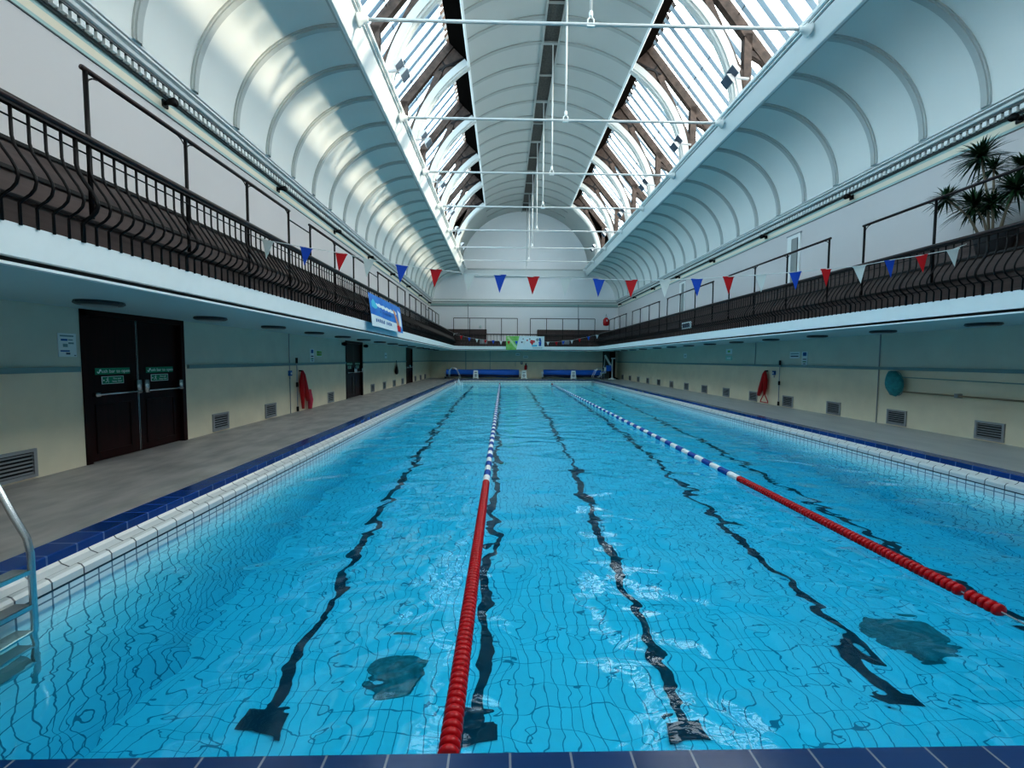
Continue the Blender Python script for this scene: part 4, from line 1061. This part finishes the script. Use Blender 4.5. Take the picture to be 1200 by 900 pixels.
m = MB(); m.add([(-0.25, -0.3, 0), (0.28, -0.3, 0), (0.28, 0.3, 0), (-0.25, 0.3, 0), (-0.25, -0.3, 0.22), (-0.25, 0.3, 0.22)], [(3, 2, 1, 0), (0, 1, 4), (2, 3, 5), (0, 4, 5, 3), (1, 2, 5, 4)]); obj('ramp_wedge', m, BLACK, t)
# red bag high on the far right
t = thing('red_kit_bag', 'red bag hanging on the far guard rails at the right corner', 'bag', (6.55, 34.7, 4.35))
m = MB(); m.lathe([(0.05, 0), (0.22, 0.04), (0.26, 0.25), (0.24, 0.5), (0.10, 0.66)], (0, 0, 0), 'z', 14)
for i, v in enumerate(m.v): m.v[i] = (v[0], v[1] * 0.5, v[2])
obj('bag_body', m, RED, t, True)
m = MB(); m.tube([(-0.05, 0, 0.62), (0.0, 0, 0.95), (0.08, 0, 0.62)], 0.015, 5); obj('strap', m, BLACK, t)
m = MB(); m.box(0.0, 0.08, -0.14, -0.125, 0.35, 0.5); obj('white_tab', m, SIGNW, t)
# splash in the far left lane
t = MB(); random.seed(3)
for k in range(26):
    a = random.uniform(0, 2 * PI); r = random.uniform(0, 0.30); h = random.uniform(0.1, 0.62) * (1 - r * 1.8)
    x, y = r * math.cos(a), r * math.sin(a)
    t.tube([(x, y, 0), (x * 1.15, y * 1.15, h * 0.6), (x * 1.3, y * 1.3, h)], [0.05, 0.03, 0.008], 5)
s_ = obj('water_splash', t, FOAM, loc=(-5.0, 31.0, -0.31)); tag(s_, 'burst of white spray on the water at the far left lane', 'splash', kind='stuff')

# ------------------------------------------------------------------ balcony bits
t = thing('potted_yucca', 'tall spiky dark green potted plant on the right balcony', 'plant', (7.15, 7.75, 3.52))
m = MB(); m.lathe([(0.20, 0), (0.27, 0.36), (0.30, 0.40), (0.30, 0.44), (0.25, 0.44), (0.24, 0.38)], (0, 0, 0), 'z', 18); obj('pot', m, POT, t, True)
heads = [((0.0, 0.30, 1.92), 0.52, 62), ((-0.12, 0.78, 1.32), 0.40, 40), ((0.0, 0.36, 1.05), 0.55, 75), ((0.1, -0.22, 1.12), 0.55, 75), ((-0.05, 0.02, 0.95), 0.42, 45), ((0.05, 0.12, 1.62), 0.36, 30), ((0.1, -0.30, 1.50), 0.40, 34)]
for c, L, n in heads:
    b0 = (c[0] * 0.2, c[1] * 0.25, 0.38)
    m = MB(); m.tube([b0, (c[0] * 0.5, c[1] * 0.5, 0.38 + (c[2] - 0.38) * 0.5), c], [0.022, 0.019, 0.016], 7); st_ = obj('stem', m, STEM, t, True)
    m = MB()
    for k in range(int(n * 2.6)):
        az = random.uniform(0, 2 * PI); el = random.uniform(-0.5, 1.35); l = L * random.uniform(0.7, 1.1)
        p = Vector(c); d = Vector((math.cos(az) * math.cos(el), math.sin(az) * math.cos(el), math.sin(el)))
        sd = d.cross(Vector((0, 0, 1))); sd = sd.normalized() if sd.length > 1e-3 else Vector((1, 0, 0))
        w = 0.015; pts = []
        for q in (0, 0.35, 0.7, 1.0):
            pos = p + d * l * q + Vector((0, 0, -0.30 * l * q * q)); ww = w * (0.7, 1.0, 0.7, 0.05)[(0, 0.35, 0.7, 1.0).index(q)]
            pos.x = min(pos.x, 0.76); pts += [pos - sd * ww, pos + sd * ww]
        m.add(pts, [(0, 1, 3, 2), (2, 3, 5, 4), (4, 5, 7, 6)])
    obj('foliage', m, LEAF, st_)
for i, (y, w, m_) in enumerate([(18.4, 0.55, CABLE), (19.7, 0.6, CABLE), (21.3, 0.75, LAMPM)]):
    t = thing('poster', '%s poster on the seating front behind the left railing, beyond the banner' % ('pale grey small', 'grey middle', 'bluish larger')[i], 'poster', (-5.66, y, 3.2), 'posters behind the left railing')
    m = MB(); m.box(-0.012, 0, -w / 2, w / 2, -0.16, 0.16); obj('sheet', m, m_, t)
    m = MB(); m.box(0, 0.004, -w / 2 + 0.08, w / 2 - 0.08, -0.08, 0.06); obj('print', m, (POLEW, TRUNK, SBLUE)[i], t)
for x, lab in ((-3.35, 'pale grey board behind the far railing, left of the green banner'), (3.2, 'pale grey board behind the far railing, right of the green banner')):
    t = thing('notice_board', lab, 'board', (x, 34.16, 2.98)); m = MB(); m.box(-0.3, 0.3, -0.02, 0, -0.18, 0.18); obj('panel', m, CABLE, t); m = MB(); m.box(-0.2, 0.2, -0.025, -0.02, -0.08, 0.1); obj('print', m, ALU, t)
t = thing('wall_plaque', 'small white lettered plate fixed on the right balcony railing', 'plaque', (5.50, 16.9, 2.98))
m = MB(); m.box(-0.03, 0, -0.42, 0.42, -0.13, 0.13); obj('plate', m, SIGNW, t); m = MB(); m.box(-0.035, -0.03, -0.28, 0.36, -0.08, 0.08); obj('dark_print', m, INK, t)
# small white outdoor-type globe on the far upper wall
t = thing('wall_globe_lamp', 'small white globe lamp on the far upper wall', 'lamp', (-3.7, YF, 4.3))
m = MB(); m.tube([(0, 0, 0), (0, -0.15, 0.0)], 0.03, 6); obj('arm', m, SIGNW, t); m = MB(); m.lathe([(0.01, -0.13), (0.09, -0.09), (0.13, 0), (0.09, 0.09), (0.01, 0.13)], (0, -0.22, 0), 'z', 12); obj('globe', m, SIGNW, t, True)

# ------------------------------------------------------------------ camera
F, VPX, VPY, ROLL = 500.0, 589.5, 421.0, 0.0055
yv = Vector(((VPX - 600) / F, (VPY - 450) / F, 1)).normalized()
rv = Vector((1, ROLL, 0))
zv = yv.cross(rv).normalized()
if zv.y > 0: zv = -zv
xv = yv.cross(zv)
if xv.x < 0: xv = -xv
Rm = Matrix((xv, yv, zv))           # rows: world axes in camera (right, down, forward)
right = Rm @ Vector((1, 0, 0)); up = Rm @ Vector((0, -1, 0)); back = Rm @ Vector((0, 0, -1))
cd = bpy.data.cameras.new('camera'); cam = bpy.data.objects.new('camera', cd); COL.objects.link(cam)
M = Matrix((right, up, back)).transposed().to_4x4(); M.translation = Vector((-1.8, 0, 1.6)); cam.matrix_world = M
cd.sensor_fit = 'HORIZONTAL'; cd.sensor_width = 36; cd.lens = 36 * F / 1200; cd.clip_start = 0.05; cd.clip_end = 300
S.camera = cam

# ------------------------------------------------------------------ light
w = bpy.data.worlds.new('sky'); S.world = w; w.use_nodes = True; nt = w.node_tree; nt.nodes.clear()
o = nt.nodes.new('ShaderNodeOutputWorld'); bg = nt.nodes.new('ShaderNodeBackground'); tc = nt.nodes.new('ShaderNodeTexCoord'); sx = nt.nodes.new('ShaderNodeSeparateXYZ')
mr = nt.nodes.new('ShaderNodeMapRange'); mr.inputs[1].default_value = -0.45; mr.inputs[2].default_value = 0.55
cr = nt.nodes.new('ShaderNodeValToRGB'); cr.color_ramp.elements[0].color = (0.52, 0.70, 0.83, 1); cr.color_ramp.elements[1].color = (1.0, 1.0, 0.98, 1); cr.color_ramp.elements[1].position = 1.0
nt.links.new(tc.outputs['Generated'], sx.inputs[0]); nt.links.new(sx.outputs[0], mr.inputs[0]); nt.links.new(mr.outputs[0], cr.inputs[0])
nt.links.new(cr.outputs[0], bg.inputs['Color']); bg.inputs['Strength'].default_value = 6.8; nt.links.new(bg.outputs[0], o.inputs['Surface'])
def lamp(name, typ, loc, direction, energy, col, **k):
    l = bpy.data.lights.new(name, typ); l.energy = energy; l.color = col
    ob = bpy.data.objects.new(name, l); COL.objects.link(ob); ob.location = loc
    ob.rotation_euler = Vector(direction).to_track_quat('-Z', 'Y').to_euler()
    for a, v in k.items(): setattr(l, a, v)
    return ob
lamp('sun', 'SUN', (0, 0, 30), (-1, 0.10, -0.165), 5.5, (1.0, 0.88, 0.68), angle=0.035)
# sky portals just outside the two glazed slopes
for s in (-1, 1):
    uc = (GU0 + GU1) / 2
    p = lamp('sky_portal', 'AREA', (s * (uc + 0.25), (TIES[1] + YLAST) / 2, roofz(uc) + 0.55), (-s * vn.x, 0, -vn.z), 1, (1, 1, 1), shape='RECTANGLE', size=3.4, size_y=YLAST - TIES[1])
    p.data.cycles.is_portal = True
    # x axis of the rectangle must run up the slope
    zl = Vector((s * vn.x, 0, vn.z)); yl = Vector((0, 1, 0)); xl = yl.cross(zl)
    p.matrix_world = Matrix((xl, yl, zl)).transposed().to_4x4(); p.matrix_world.translation = Vector((s * (uc + 0.25), (TIES[1] + YLAST) / 2, roofz(uc) + 0.55))
# added area lamp under the surface, standing in for daylight through the water
p = lamp('added_underwater_fill', 'AREA', (0, (PY0 + PY1) / 2, -0.36), (0, 0, -1), 760, (0.8, 1.0, 0.93), shape='RECTANGLE', size=2 * PX - 0.1, size_y=PY1 - PY0 - 0.1)
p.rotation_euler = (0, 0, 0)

S.view_settings.view_transform = 'Standard'; S.view_settings.look = 'Medium High Contrast'; S.view_settings.exposure = 0.0
c = S.cycles
c.max_bounces = 10; c.diffuse_bounces = 5; c.glossy_bounces = 4; c.transmission_bounces = 6; c.transparent_max_bounces = 12
c.sample_clamp_indirect = 6.0
